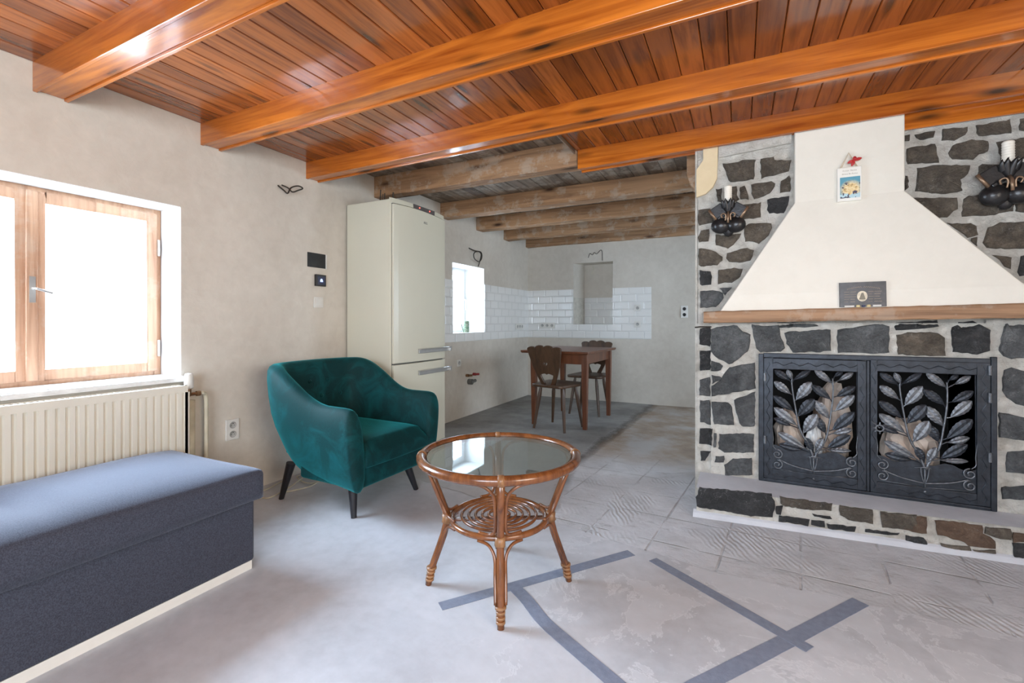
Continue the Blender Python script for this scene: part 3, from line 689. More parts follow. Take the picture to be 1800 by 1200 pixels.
for q in ((1.4285, 1.4335), (.338, .343)): shift(MB().box(.0355, .108, *q, .135, .71)).build('end_cover', RADP, rad)
m = MB(); m.box(.05, .109, .345, .352, .705, .714)
for k in range(54): m.box(.05, .109, .35+k*.02, .358+k*.02, .706, .714)
shift(m).build('top_grille', RADP, rad)
for q in ((.5, .53), (1.2, 1.23)): shift(MB().box(.001, .0345, *q, .2, .68)).build('wall_bracket', RADP, rad)
v = thing('radiator_valve', 'white thermostatic valve head on the right end of the radiator', 'valve', (.08, 1.46, .66))
MB().lathe([(.001,.115),(.017,.113),(.021,.10),(.023,.04),(.020,.034),(.014,.03)], 20).build('valve_head', WPLAST, v, smooth=True)
MB().lathe([(.012,.03),(.012,.0),(.009,-.01)], 16).tube([(0,-.032,0),(0,.05,0)], .009).tube([(0,.038,0),(0,.058,0)], .014, 6).build('valve_body', BRASS, v)
tag(MB().tube(crom([(.08,1.515,.66),(.078,1.535,.658),(.066,1.556,.635),(.055,1.565,.55),(.05,1.568,.3),(.05,1.568,.0)], 6), .011, 10).build('heating_pipe', PIPE, smooth=True), 'cream painted heating pipe bending down from the radiator valve', 'pipe')
m = MB(); m.tube([(.03,1.497,.0),(.03,1.497,.62)], .022, 12); tag(m.build('riser_pipe', PIPE, smooth=True), 'thick cream vertical pipe on the wall just behind the radiator end', 'pipe')

# ================================================================ SOFA BED / OTTOMAN
ot = thing('storage_bench', 'large dark blue-grey upholstered bench with a cushioned lid, in front of the radiator', 'bench', (.55, .3, 0))
y0, y1, x0, x1 = -.95, 1.285, .235, .882
m = MB(); m.box(x0-.55, x1-.55, y0-.3, y1-.3, .035, .315); m.build('body', OTTO, ot, bevel=.012)
m = MB(); m.box(x0-.545, x1-.555, y0-.295, y1-.31, 0, .036); m.build('plinth', WPLAST, ot)
n = 34; k = 14; m = MB(); X0, X1, Y0, Y1 = x0-.03-.55, x1+.03-.55, y0-.03-.3, y1+.03-.3
def topz(u, v_):          # crowned cushion with a shallow pulled seam
    e = min(u, 1-u)*1.0; f = min(v_*2.2, (1-v_)*2.2)
    z = .418+.036*(1-math.exp(-e*11))*(1-math.exp(-f*9))
    yy = Y0+(Y1-Y0)*v_+.3
    z -= .022*math.exp(-((yy-.62-.05*u)/.018)**2)*min(1, u*3)+.003*math.sin(yy*9+u*5)
    return z
g = [[(X0+(X1-X0)*(i/k), Y0+(Y1-Y0)*(j/n), topz(i/k, j/n)) for i in range(k+1)] for j in range(n+1)]
for j in range(n+1): m.v += g[j]
for j in range(n):
    for i in range(k): a = j*(k+1)+i; m.f.append((a, a+1, a+k+2, a+k+1)); m.m.append(0)
edge = [j*(k+1) for j in range(n, -1, -1)]+[i for i in range(1, k+1)]+[j*(k+1)+k for j in range(1, n+1)]+[n*(k+1)+i for i in range(k-1, 0, -1)]
b = len(m.v)
for lvl, (ins, z) in enumerate(((0, .37), (0, .335), (0, .300))):
    for e in edge:
        p = m.v[e]; cx, cy = (X0+X1)/2, (Y0+Y1)/2
        m.v.append((p[0]-math.copysign(ins, p[0]-cx) if abs(abs(p[0]-cx)-(X1-X0)/2) < .001 else p[0], p[1]-math.copysign(ins, p[1]-cy) if abs(abs(p[1]-cy)-(Y1-Y0)/2) < .001 else p[1], z))
E_ = len(edge)
for i in range(E_):
    i2 = (i+1)%E_; m.f.append((edge[i], edge[i2], b+i2, b+i)); m.f.append((b+i, b+i2, b+E_+i2, b+E_+i)); m.f.append((b+E_+i, b+E_+i2, b+2*E_+i2, b+2*E_+i)); m.m += [0]*3
m.f.append(tuple(b+2*E_+i for i in range(E_))); m.m.append(0)
o = m.build('cushion_lid', OTTO, ot, smooth=True)
bv = o.modifiers.new('bevel', 'BEVEL'); bv.width = .024; bv.segments = 4; bv.limit_method = 'WEIGHT'
wt = o.data.attributes.new('bevel_weight_edge', 'FLOAT', 'EDGE')
for e in o.data.edges:
    za, zb = (o.data.vertices[i].co for i in e.vertices)
    corner = abs(za.z-zb.z) > .02 and min(za.z, zb.z) > .29
    n_ = (abs(abs(za.x-(X0+X1)/2)-(X1-X0)/2) < 1e-4 and abs(abs(zb.x-(X0+X1)/2)-(X1-X0)/2) < 1e-4, abs(abs(za.y-(Y0+Y1)/2)-(Y1-Y0)/2) < 1e-4 and abs(abs(zb.y-(Y0+Y1)/2)-(Y1-Y0)/2) < 1e-4)
    if (any(n_) and abs(za.z-zb.z) < .02 and min(za.z, zb.z) > .385) or all(n_): wt.data[e.index].value = 1

# ================================================================ GREEN ARMCHAIR
ac = thing('armchair', 'teal green velvet tub armchair with black tapered legs beside the fridge', 'armchair', (.63, 2.085, 0), R(-1.5))
path = crom([(.365,-.374,0),(.26,-.374,0),(.10,-.370,0),(-.06,-.362,0),(-.215,-.335,0),(-.32,-.262,0),(-.356,-.13,0),(-.362,0,0),(-.356,.13,0),(-.32,.262,0),(-.215,.335,0),(-.06,.362,0),(.10,.370,0),(.26,.374,0),(.365,.374,0)], 4)
K = len(path); m = MB(); nr = 0
for i, p in enumerate(path):
    tt = i/(K-1); s = abs(tt-.5)*2                      # 1 at the arm fronts, 0 at the middle of the back
    tan = (path[min(i+1,K-1)]-path[max(i-1,0)]).normalized(); inn = Vector((tan.y, -tan.x, 0))     # inward
    bk = max(0, 1-s/.62); bk = bk*bk*(3-2*bk)
    bk = min(1, max(0, (1-s-.22)/.42)); bk = bk*bk*(3-2*bk)
    h = .615+.005*(1-s)+(.195)*bk
    fr = max(0, (s-.93)/.07); h -= .012*fr
    th = .085+.02*bk; lean = .055*bk; rb = max(0, min(1, (1-s)/.75)); zb = .163+.045*rb; ib = .05+.062*rb
    sec = [(ib+.02,zb),(ib,zb+.018),(.022+.035*rb,.29),(.006+.008*rb,.40),(-.004-lean*.5,.50),(-lean-.002,h-.06),(-lean+.012,h-.014),(-lean+th*.5,h),(-lean+th-.012,h-.018),(-lean+th+.004,h-.07),(th+.012,.50),(th+.03,.38),(th+.035,.26),(th+.03+.03*rb,zb)]
    nr = len(sec)
    for a, z in sec: m.v.append(tuple(p+inn*a+Vector((0,0,z))))
for i in range(K-1):
    for j in range(nr): m.f.append((i*nr+j, (i+1)*nr+j, (i+1)*nr+(j+1)%nr, i*nr+(j+1)%nr)); m.m.append(0)
for i, sg in ((0, 1), (K-1, -1)):
    ring0 = [Vector(m.v[i*nr+j]) for j in range(nr)]; c = sum(ring0, Vector())/nr
    prev = [i*nr+j for j in range(nr)]
    for f, dx_ in ((.80, .016), (.35, .02)):
        b = len(m.v)
        for q in ring0: m.v.append((c.x+(q.x-c.x)*f+dx_, c.y+(q.y-c.y)*f, c.z+(q.z-c.z)*(f*.9+.1)))
        cur = [b+j for j in range(nr)]
        for j in range(nr): m.f.append((prev[j], prev[(j+1)%nr], cur[(j+1)%nr], cur[j])); m.m.append(0)
        prev = cur
    m.f.append(tuple(prev)); m.m.append(0)
sh = m.build('shell', VELVET, ac, smooth=True, sub=1)
# front rail and base
m = MB(); m.box(-.10, .352, -.29, .29, .175, .30); m.build('seat_base', VELVET, ac, bevel=.02, seg=3, smooth=False)
m = MB(); nx, ny = 12, 12; hw = .262
for j in range(ny+1):
    for i in range(nx+1):
        u, v_ = i/nx, j/ny; xx = -.26+.64*u; yy = -hw+2*hw*v_
        e = (1-abs(2*v_-1)**9); f = 1-max(0, (u-.86)/.14)**2.5
        xx += .012*(1-(2*v_-1)**2)*u
        m.v.append((xx, yy, .385+.045*e*(.35+.65*f)-.045*(1-f)*1.0))
for j in range(ny):
    for i in range(nx): a = j*(nx+1)+i; m.f.append((a, a+1, a+nx+2, a+nx+1)); m.m.append(0)
edge = [i for i in range(nx+1)]+[j*(nx+1)+nx for j in range(1, ny+1)]+[ny*(nx+1)+i for i in range(nx-1, -1, -1)]+[j*(nx+1) for j in range(ny-1, 0, -1)]
b = len(m.v); E_ = len(edge)
for e in edge: p = m.v[e]; m.v.append((p[0]*1.0-.004*(p[0] > .3), p[1], .285))
for i in range(E_): m.f.append((edge[(i+1)%E_], edge[i], b+i, b+(i+1)%E_)); m.m.append(0)
m.f.append(tuple(b+i for i in range(E_))); m.m.append(0)
m.build('seat_cushion', VELVET, ac, smooth=True, bevel=.012, sub=1, seg=3)
for (yy, zz) in ((-.14,.585),(0,.585),(.14,.585),(-.07,.68),(.07,.68)):
    xx = -.241-.263*(zz-.5)+.3*yy*yy
    o = sphere_mb(MB(), (xx, yy, zz), (.008,.013,.013), 12).build('tuft_button', VELVET, ac, smooth=True)
for sx, sy, fx, fy in ((.235,-.215,.262,-.232),(.235,.215,.285,.255),(-.27,-.215,-.325,-.24),(-.27,.215,-.325,.24)):
    MB().tube([(sx,sy,.215 if sx < 0 else .18),(fx,fy,0)], [.027,.0145], 16).build('leg', LEGBLK, ac, smooth=False)

# ================================================================ FRIDGE
fr = thing('fridge_freezer', 'tall cream white two-door fridge freezer standing against the left wall', 'fridge', (.245, 2.96, 0), 0)
ox, oy = .245, 2.96
def FB(*a): return MB().box(a[0]-ox, a[1]-ox, a[2]-oy, a[3]-oy, a[4], a[5])
FB(.02, .455, 2.632, 3.288, .05, 1.955).build('cabinet', FRIDGE, fr, bevel=.008)
FB(.06, .42, 2.66, 3.26, .0, .051).build('plinth', BLACKP, fr)
FB(.4551, .462, 2.642, 3.278, .07, 1.93).build('door_gasket', FRIDGE_D, fr)
def door(nm, z0, z1, arch=0):
    m = MB(); n = 14; a, b = 2.634, 3.286
    for zi in (0, 1):
        for k in range(n+1):
            y = a+(b-a)*k/n; x = .482+.014*math.sin(PI*k/n)**.6
            zz = z0 if zi == 0 else z1+arch*math.sin(PI*k/n)
            m.v.append((x-ox, y-oy, zz))
        for k in range(n+1): y = a+(b-a)*k/n; m.v.append((.4625-ox, y-oy, z0 if zi == 0 else z1+arch*math.sin(PI*k/n)))
    N = n+1
    for k in range(n):
        m.f += [(k, k+1, 2*N+k+1, 2*N+k), (N+k+1, N+k, 3*N+k, 3*N+k+1), (k+1, k, N+k, N+k+1), (2*N+k, 2*N+k+1, 3*N+k+1, 3*N+k)]; m.m += [0]*4
    m.f += [(0, 2*N, 3*N, N), (n, N+n, 3*N+n, 2*N+n)]; m.m += [0, 0]
    return m.build(nm, FRIDGE, fr, bevel=.004)
d1 = door('door', .745, 1.915, .012); d2 = door('door', .065, .735)
for z, d in ((.824, d1), (.655, d2)):
    m = MB(); m.box(.495-ox, .512-ox, 2.90-oy, 3.315-oy, z-.018, z+.018); m.box(.53-ox, .5125-ox, 2.90-oy, 3.315-oy, z+.010, z+.018); m.box(.48-ox, .53-ox, 3.30-oy, 3.315-oy, z-.018, z+.018)
    m.build('handle', SILVER, d, bevel=.003)
m = MB(); n = 12
for k in range(n+1):
    y = 2.634+(3.286-2.634)*k/n; x = .470+.014*math.sin(PI*k/n)**.6; s_ = .012*math.sin(PI*k/n)
    m.v += [(x-ox, y-oy, 1.922+s_), (x-ox-.003, y-oy, 1.958+s_*.5), (.44-ox, y-oy, 1.966+s_*.5), (.44-ox, y-oy, 1.922)]
for k in range(n):
    for i in range(4): m.f.append((4*k+i, 4*k+(i+1)%4, 4*k+4+(i+1)%4, 4*k+4+i)); m.m.append(0)
m.f += [(3,2,1,0), (4*n, 4*n+1, 4*n+2, 4*n+3)]; m.m += [0, 0]
m.build('top_trim', FRIDGE, fr)
FB(.478, .487, 2.86, 3.13, 1.927, 1.962).build('control_panel', simple('control_strip', (.10,.09,.09), .4), fr)
REDL = NT('small_red_lamp'); REDL.b.inputs['Emission Color'].default_value = (1,.12,.08,1); REDL.b.inputs['Emission Strength'].default_value = 1.5; REDL = REDL.set(Base_Color=(.5,.05,.04))
for y in (2.93, 3.06): sphere_mb(MB(), (.489-ox, y-oy, 1.946), (.004,.006,.006), 10).build('indicator_lamp', REDL, fr)
FB(.22, .40, 2.80, 3.22, 1.956, 1.985).build('top_cover', FRIDGE, fr, bevel=.004)
def text(nm, body, size, M, mat, parent, ext=.0006):
    cu = bpy.data.curves.new(nm, 'FONT'); cu.body = body; cu.size = size; cu.extrude = ext; cu.align_x = 'CENTER'; cu.align_y = 'CENTER'; cu.resolution_u = 3
    tmp = bpy.data.objects.new(nm, cu); COL.objects.link(tmp); dg = bpy.context.evaluated_depsgraph_get()
    me = bpy.data.meshes.new_from_object(tmp.evaluated_get(dg)); bpy.data.objects.remove(tmp); me.transform(M); me.materials.clear(); me.materials.append(mat)
    o = bpy.data.objects.new(nm, me); COL.objects.link(o); o.parent = parent; return o
MX = Matrix(((0,0,1,0),(1,0,0,0),(0,1,0,0),(0,0,0,1)))           # text facing +x, reading along +y
text('brand_letters', 'AEG', .026, Matrix.Translation((.4965-ox, 2.995-oy, 1.838)) @ MX, simple('grey_lettering', (.13,.12,.11), .4), d1)
for yy, hh, rr, lb in ((2.66, .085, .004, 'thin dark rod on the fridge top, leftmost of four'), (2.685, .06, .003, 'short thin dark rod on the fridge top, second from the left'), (2.705, .07, .004, 'thin dark rod on the fridge top, third from the left'), (2.80, .10, .006, 'thickest dark rod on the fridge top, standing apart to the right')):
    tag(MB().tube([(.33,yy,1.9558 if yy < 2.75 else 1.956),(.33,yy+.006,1.956+hh)], rr, 6).build('metal_rod', WIRE), lb, 'rod', 'dark rods standing on the fridge')

# ================================================================ RATTAN COFFEE TABLE
ct = thing('coffee_table', 'round rattan coffee table with a glass top and spiral lower shelf', 'coffee table', (1.873, 1.647, 0), 0)
A0 = R(-61)
MB().ring((0,0,.515), .309, .0185, 72, 12).ring((0,0,.508), .283, .007, 72, 8).build('rim', RATTAN, ct, smooth=True)
MB().lathe([(0,.516),(.287,.516),(.289,.519),(.287,.522),(0,.522)], 72).build('glass_top', TGLASS, ct)
sf = MB().ring((0,0,.268), .189, .012, 64, 10).build('shelf_ring', RATTAN, ct, smooth=True)
for rr in (.150, .122, .095, .068, .042, .017): MB().ring((0,0,.276), rr, .006, 48, 8).build('shelf_coil', RATTAN, sf, smooth=True)
MB().box(-.18, .18, -.011, .011, .254, .265, M=Matrix.Rotation(A0+PI/2, 4, 'Z')).build('shelf_rail', RATTAN, sf, bevel=.003)
MB().box(-.18, .18, -.011, .011, .242, .2535, M=Matrix.Rotation(A0, 4, 'Z')).build('shelf_rail', RATTAN, sf, bevel=.003)
def cyl(r, a, z): return (r*math.cos(a), r*math.sin(a), z)
for k in range(4):
    a = A0+k*PI/2
    lg = MB().tube([cyl(.296,a,.505), cyl(.255,a,.40), cyl(.210,a,.285), cyl(.207,a,.262), cyl(.222,a,.20), cyl(.272,a,.06), cyl(.283,a,.0)], [.0145,.0145,.0145,.0145,.0145,.014,.0125], 12).build('leg', RATTAN, ct, smooth=True)
    for s in (-1, 1):
        da = lambda r, w_: s*w_/r
        MB().tube(crom([cyl(.300,a+s*.36,.498), cyl(.292,a+s*.20,.488), cyl(.280,a+da(.28,.026),.455), cyl(.256,a+da(.255,.0195),.40), cyl(.222,a+da(.222,.0195),.315), cyl(.203,a+s*.17,.286), cyl(.190,a+s*.42,.283)], 6), .0058, 8).build('side_cane', RATTAN, lg, smooth=True)
        MB().tube(crom([cyl(.190,a+s*.44,.253), cyl(.203,a+s*.21,.247), cyl(.219,a+da(.219,.0205),.212), cyl(.238,a+da(.238,.019),.15), cyl(.272,a+da(.27,.018),.075)], 6), .0058, 8).build('side_cane', RATTAN, lg, smooth=True)
    m = MB()
    for z in (.068, .052, .036, .022): 
        c = cyl(.270+(.068-z)*.17,a,z); m.tube([(c[0],c[1],z-.004),(c[0],c[1],z+.004)], [.0205,.0205] if z > .06 else [.0165,.0165], 12)
    m.build('cane_binding', RATTAN_L, lg, smooth=True)
    MB().tube([cyl(.210,a,.283),cyl(.208,a,.262),cyl(.212,a,.247)], [.019]*3, 12).build('cane_binding', RATTAN_L, lg, smooth=True)
    c = cyl(.309, a, .515); u = Vector((-math.sin(a), math.cos(a), 0))
    MB().tube([Vector(c)-u*.011, Vector(c)+u*.011], .0205, 14).build('rim_binding', RATTAN_L, lg, smooth=True)

# ================================================================ DINING TABLE AND CHAIRS
dt = thing('dining_table', 'small reddish brown wooden dining table in the kitchen', 'table', (1.10, 4.77, 0), R(-2))
MB().box(-.37, .355, -.475, .50, .742, .762).box(-.365, .350, -.47, .495, .735, .742).build('tabletop', TABLEWOOD, dt, bevel=.005)
for q in ((-.24,.28,-.415,-.395), (-.24,.28,.385,.405), (.285,.305,-.395,.385), (-.265,-.245,-.395,.385)): MB().box(*q, .635, .735).build('apron', TABLEWOOD, dt, bevel=.002)
for sx in (-1, 1):
    for sy in (-1, 1):
        cx, cy = (.30 if sx > 0 else -.25), (.39 if sy > 0 else -.40); m = MB(); v = []
        for z, h in ((0, .019), (.62, .029), (.735, .029)): v += [(cx+a*h, cy+b*h, z) for a, b in ((-1,-1),(1,-1),(1,1),(-1,1))]
        m.add(v, [(3,2,1,0),(8,9,10,11)]+[(k*4+i, k*4+(i+1)%4, k*4+4+(i+1)%4, k*4+4+i) for k in (0,1) for i in range(4)]); m.build('leg', TABLEWOOD, dt, bevel=.002)
def farm_chair(label):
    r_ = thing('dining_chair', label, 'chair', (1.117, 4.336, 0), R(-12), 'carved farmhouse chairs at the kitchen table')
    # seat: rounded trapezoid, front = +y
    pts = []
    for cx, cy, a0 in ((.150,.135,0),(-.150,.135,90),(-.125,-.165,180),(.125,-.165,270)):
        for k in range(6): a = R(a0+k*18); pts.append((cx+.055*math.cos(a), cy+.055*math.sin(a)))
    plate('seat', [pts], .028, CHAIRWOOD, r_, .006, Matrix.Translation((0,0,.434)))
    # carved back: scalloped top, waist, open lower part, small pierced heart
    top = []
    def arc(cx, r0, z, n=7): 
        for k in range(n+1): a = PI-PI*k/n; top.append((cx+r0*math.cos(a), z+r0*.42*math.sin(a)))
    out = [(-.075,.0),(-.118,.10),(-.153,.19),(-.180,.30),(-.190,.345)]
    for cx, r0, z in ((-.1425,.0475,.352),(-.0475,.0475,.366),(.0475,.0475,.366),(.1425,.0475,.352)): arc(cx, r0, z)
    out += top+[(.190,.345),(.180,.30),(.153,.19),(.118,.10),(.075,.0),(.035,.0),(.050,.03),(.072,.075),(.078,.098),(.040,.110),(.02,.113),(0,.104),(-.02,.113),(-.040,.110),(-.078,.098),(-.072,.075),(-.050,.03),(-.035,0)]
    heart = []
    for k in range(20):
        a = 2*PI*k/20; heart.append((.0018*16*math.sin(a)**3*.95, .205+.0018*(13*math.cos(a)-5*math.cos(2*a)-2*math.cos(3*a)-math.cos(4*a))*.95))
    Mb = Matrix.Translation((0,-.175,.449)) @ Matrix.Rotation(R(13), 4, 'X') @ Matrix.Rotation(R(90), 4, 'X')
    plate('backrest', [out, heart], .022, CHAIRWOOD, r_, .004, Mb)
    for sx in (-1, 1):
        for sy in (-1, 1):
            MB().tube([(sx*.125, sy*.115, .425), (sx*.138, sy*.127, .33), (sx*.178, sy*.168, 0)], [.012, .0205, .0125], 8).build('leg', CHAIRWOOD, r_)
    return r_
c1 = farm_chair('dark carved wooden chair standing with its back to the camera at the kitchen table')
c2 = dup(c1, (1.175, 5.20, 0), R(176), 'dark carved wooden chair on the far side of the kitchen table, facing the camera')
# ================================================================ IRON FIREPLACE DOORS
Y = 2.966
fs = thing('fireplace_screen', 'black wrought iron double-door fireplace screen with leaf branches', 'fireplace screen', (3.333, Y, .15))
def L(m): m.v = [(a-3.333, b-Y, c-.15) for a, b, c in m.v]; return m
def barbox(m, x0, x1, z0, z1, y0=-.012, y1=.006): return m.box(x0, x1, Y+y0, Y+y1, z0, z1)
m = MB(); barbox(m, 2.838, 2.862, .1575, .872); barbox(m, 3.806, 3.828, .158, .886); barbox(m, 2.862, 3.806, .852, .877, -.010); barbox(m, 2.862, 3.806, .1575, .174)
barbox(m, 3.331, 3.345, .174, .852, -.008); L(m).build('outer_frame', IRON, fs, bevel=.003)
def leafmesh(a, b, w_, y, curl=.006):
    """hammered leaf from tip a to base b (x,z), half-width ratio w_"""
    d = Vector((b[0]-a[0], b[1]-a[1])); Ln = d.length; d /= Ln; nn = Vector((-d.y, d.x)); m = MB(); N = 12; W = w_*Ln*.5
    for i in range(N+1):
        t_ = i/N; hw = W*(math.sin(PI*t_**.85)**.8)*(1-.12*t_)+.0004; ser = 1+.10*(i % 2)
        for j, (f, dy) in enumerate(((-1, .0), (-.5, -.004), (0, -.0015), (.5, -.004), (1, .0))):
            hh = hw*(ser if abs(f) == 1 else 1)
            p = (a[0]+d.x*Ln*t_+nn.x*hh*f, a[1]+d.y*Ln*t_+nn.y*hh*f)
            m.v.append((p[0], y+dy-curl*math.sin(PI*t_)+(.0012 if i % 2 else 0)*(abs(f) == .5), p[1]))
    b0 = len(m.v)
    for v in list(m.v): m.v.append((v[0], v[1]+.002, v[2]))
    for i in range(N):
        for j in range(4):
            q = i*5+j; m.f.append((q, q+1, q+6, q+5)); m.m.append(0); m.f.append((b0+q+5, b0+q+6, b0+q+1, b0+q)); m.m.append(0)
    per = [i*5 for i in range(N+1)]+[N*5+j for j in range(1, 5)]+[i*5+4 for i in range(N-1, -1, -1)]+[j for j in range(3, 0, -1)]
    for i in range(len(per)): u, v = per[i], per[(i+1)%len(per)]; m.f.append((u, v, b0+v, b0+u)); m.m.append(0)
    return m
def spiral(cx, cz, r0, a0, turns, y, s=1, n=26):
    return [(cx+s*r0*(1-.78*k/n)*math.cos(a0+turns*2*PI*k/n), y, cz+r0*(1-.78*k/n)*math.sin(a0+turns*2*PI*k/n)) for k in range(n+1)]
def iron_door(x0, x1, ox0, ox1, oz0, oz1, zt, dxm, sx, mirror):
    z0 = .176; m = MB()
    barbox(m, x0, ox0, z0, zt); barbox(m, ox1, x1, z0, zt); barbox(m, ox0, ox1, oz1, zt); barbox(m, ox0, ox1, z0, z0+.055)
    d = L(m).build('iron_door', IRON, fs, bevel=.003)
    # lower plate with a torn, wavy upper edge
    m = MB(); N = 30; P = [(ox0, z0+.05)]
    top_ = [(ox0+(ox1-ox0)*k/N, oz0+.02*math.sin(k*.6+sx)*.5+.012*(1-k/N)+random.uniform(-.002, .002)) for k in range(N+1)]
    P3 = [(p[0], Y-.001, p[1]) for p in P+top_+[(ox1, z0+.05)]]; m.prism(P3, (0,-.002,0), (0,.002,0)); L(m).build('lower_plate', IRON, d)
    # relief vine around the frame
    m = MB()
    for (ax, a, b, c) in (('z', z0+.02, zt-.02, (x0+ox0)/2), ('z', z0+.02, zt-.02, (x1+ox1)/2), ('x', ox0, ox1, (oz1+zt)/2), ('x', ox0, ox1, z0+.025)):
        pts = []; N = int((b-a)/.006)
        for k in range(N+1):
            t_ = a+(b-a)*k/N; s_ = .007*math.sin((t_-a)*2*PI/.075)
            pts.append((c+s_, Y-.0125, t_) if ax == 'z' else (t_, Y-.0125, c+s_))
        m.tube(pts, .0018, 5)
        for k in range(int((b-a)/.0375)):
            t_ = a+.018+k*.0375; q = .008*(1 if k % 2 else -1)
            pp = spiral(0, 0, .008, PI/2, .8, 0, 1, 8); pp = [(p[0], p[2]) for p in pp]
            m.tube([(c-q+u*.8, Y-.0125, t_+v*.8) if ax == 'z' else (t_+v*.8, Y-.0125, c-q+u*.8) for u, v in pp], .0013, 4)
    L(m).build('vine_relief', IRON, d)
    T = lambda x, z: ((ox0+ox1)/2+(x-3.0995)*sx, z+dxm)
    for st in STEMS:
        pts = [T(st[i]/1000, st[i+1]/1000) for i in range(0, len(st), 2)]; P = crom([(p[0], Y-.004, p[1]) for p in pts], 4)
        L(MB().tube(P, [.0068-.0035*k/(len(P)-1) for k in range(len(P))], 8)).build('branch', IRON_HI, d, smooth=True)
    for k, (a, b, c, e, w_) in enumerate(LEAVES):
        A = T(a/1000, b/1000); B = T(c/1000, e/1000); A = (min(max(A[0], ox0+.001), ox1-.001), A[1])
        lf = leafmesh(A, B, w_*1.12, Y-.004-.004*(k % 3))
        # short stalk from the leaf base to the branch
        st = STEMS[0] if c < 3100 else STEMS[1]; best = None
        for i in range(0, len(st), 2):
            p = T(st[i]/1000, st[i+1]/1000); q = math.hypot(p[0]-B[0], p[1]-B[1]+.02)
            if best is None or q < best[0]: best = (q, p)
        for i in range(0, len(st)-2, 2):
            for f in (.33, .66):
                p = T((st[i]*(1-f)+st[i+2]*f)/1000, (st[i+1]*(1-f)+st[i+3]*f)/1000); q = math.hypot(p[0]-B[0], p[1]-B[1]+.02)
                if q < best[0]: best = (q, p)
        lf.tube([(B[0]-(B[0]-A[0])*.1, Y-.006, B[1]-(B[1]-A[1])*.1), (B[0], Y-.005, B[1]), (best[1][0], Y-.003, best[1][1])], .0026, 6)
        L(lf).build('leaf', IRON_HI if k % 2 else IRON, d, smooth=False)
    # scroll work on the lower plate
    xc = (ox0+ox1)/2; W = (ox1-ox0)/2; m = MB(); y = Y-.007
    for s in (-1, 1):
        m.tube(spiral(xc+s*(W-.024), .315+dxm, .027, PI/2, 1.4, y, s), .0042, 6); m.tube(spiral(xc+s*(W-.024), .258+dxm, .027, PI/2, 1.4, y, s), .0042, 6)
        m.tube(crom([(xc+s*(W-.03), y, .288+dxm), (xc+s*W*.5, y, .262+dxm), (xc, y, .245+dxm)], 5), .0042, 6)
        m.tube([(xc+s*W*.92, y, .236+dxm), (xc, y, .224+dxm)], .0022, 6)
        m.tube(crom([(xc+s*.016, y, .320+dxm), (xc+s*.012, y, .28+dxm), (xc+s*.004, y, .250+dxm)], 4), .003, 6)
        m.tube(crom([(xc+s*(W-.020), y, .340+dxm), (xc+s*(W-.003), y, .36+dxm), (xc+s*(W-.004), y, .40+dxm), (xc+s*(W+.002), y, .46+dxm)], 5), .0028, 6)
    m.tube([(xc-.04, y, .318+dxm), (xc, y, .325+dxm), (xc+.04, y, .318+dxm)], [.001,.005,.001], 6); m.tube([(xc, y, .34+dxm), (xc, y, .20+dxm)], [.004, .003], 6)
    sphere_mb(m, (xc, y, .205+dxm), .008, 8)
    L(m).build('scroll_work', IRON_HI, d, smooth=True)
    return d
dl = iron_door(2.863, 3.330, 2.906, 3.293, .345, .789, .850, 0, 1.0, False)
dr = iron_door(3.346, 3.805, 3.373, 3.757, .345, .797, .858, .006, .97, True)
m = MB().ring((0,0,0), .016, .0035, 24, 6); m.v = [(a+3.385, Y-.014+c*.6, b+.508) for a, b, c in m.v]
for k in range(8): a = k*PI/4; m.tube([(3.385+.018*math.cos(a), Y-.014, .508+.018*math.sin(a)), (3.385+.030*math.cos(a), Y-.014, .508+.030*math.sin(a))], [.0045, .003], 6)
m.tube([(3.385, Y-.012, .508), (3.352, Y-.012, .54)], .003, 6); L(m).build('door_latch', IRON_HI, dr)
for xx, zz in ((3.800,.80),(3.800,.67),(3.800,.39),(2.868,.72),(2.868,.37)):
    d = dr if xx > 3.5 else dl; L(MB().tube([(xx, Y-.016, zz), (xx, Y-.016, zz+.045)], .008, 10)).build('hinge', IRON_HI, d)
# paper lumps in the firebox
def crumple(name, label, c, r, mat, seed):
    rr = random.Random(seed); m = sphere_mb(MB(), (0,0,0), 1, 26); out = []
    ds = [Vector((rr.uniform(-1,1), rr.uniform(-1,1), rr.uniform(-1,1))).normalized() for _ in range(16)]
    for v in m.v:
        q = Vector(v); f = 1-.16*max(0, max(q.dot(d) for d in ds)-.75)*4+.12*math.sin(q.x*9+seed)*math.cos(q.z*8)
        f *= rr.uniform(.96, 1.04) if abs(q.z) < .99 else 1; out.append((q.x*f*r[0], q.y*f*r[1], q.z*f*r[2]))
    zmin = min(v[2] for v in out); m.v = out
    return tag(m.build(name, mat, loc=(c[0], c[1], .1652-zmin)), label, 'paper')
crumple('crumpled_paper', 'brownish crumpled paper lump behind the left iron door', (3.00, 3.19, 0), (.085,.10,.20), PAPER, 1)
crumple('crumpled_paper', 'large pale crumpled paper filling the right half behind the left iron door', (3.22, 3.22, 0), (.10,.12,.27), PAPER, 5)
crumple('crumpled_paper', 'small white crumpled paper in the middle behind the left iron door', (3.115, 3.055, 0), (.045,.035,.17), PAPER_W, 8)
crumple('crumpled_paper', 'pale crumpled paper lump in the middle behind the right iron door', (3.55, 3.19, 0), (.12,.12,.20), PAPER, 11)
m = MB(); m.box(-.11, .11, -.004, .004, 0, .24); tag(m.build('cardboard_sheet', PAPER, loc=(3.62, 3.33, .1655)), 'pale cardboard sheet standing behind the right iron door', 'cardboard')

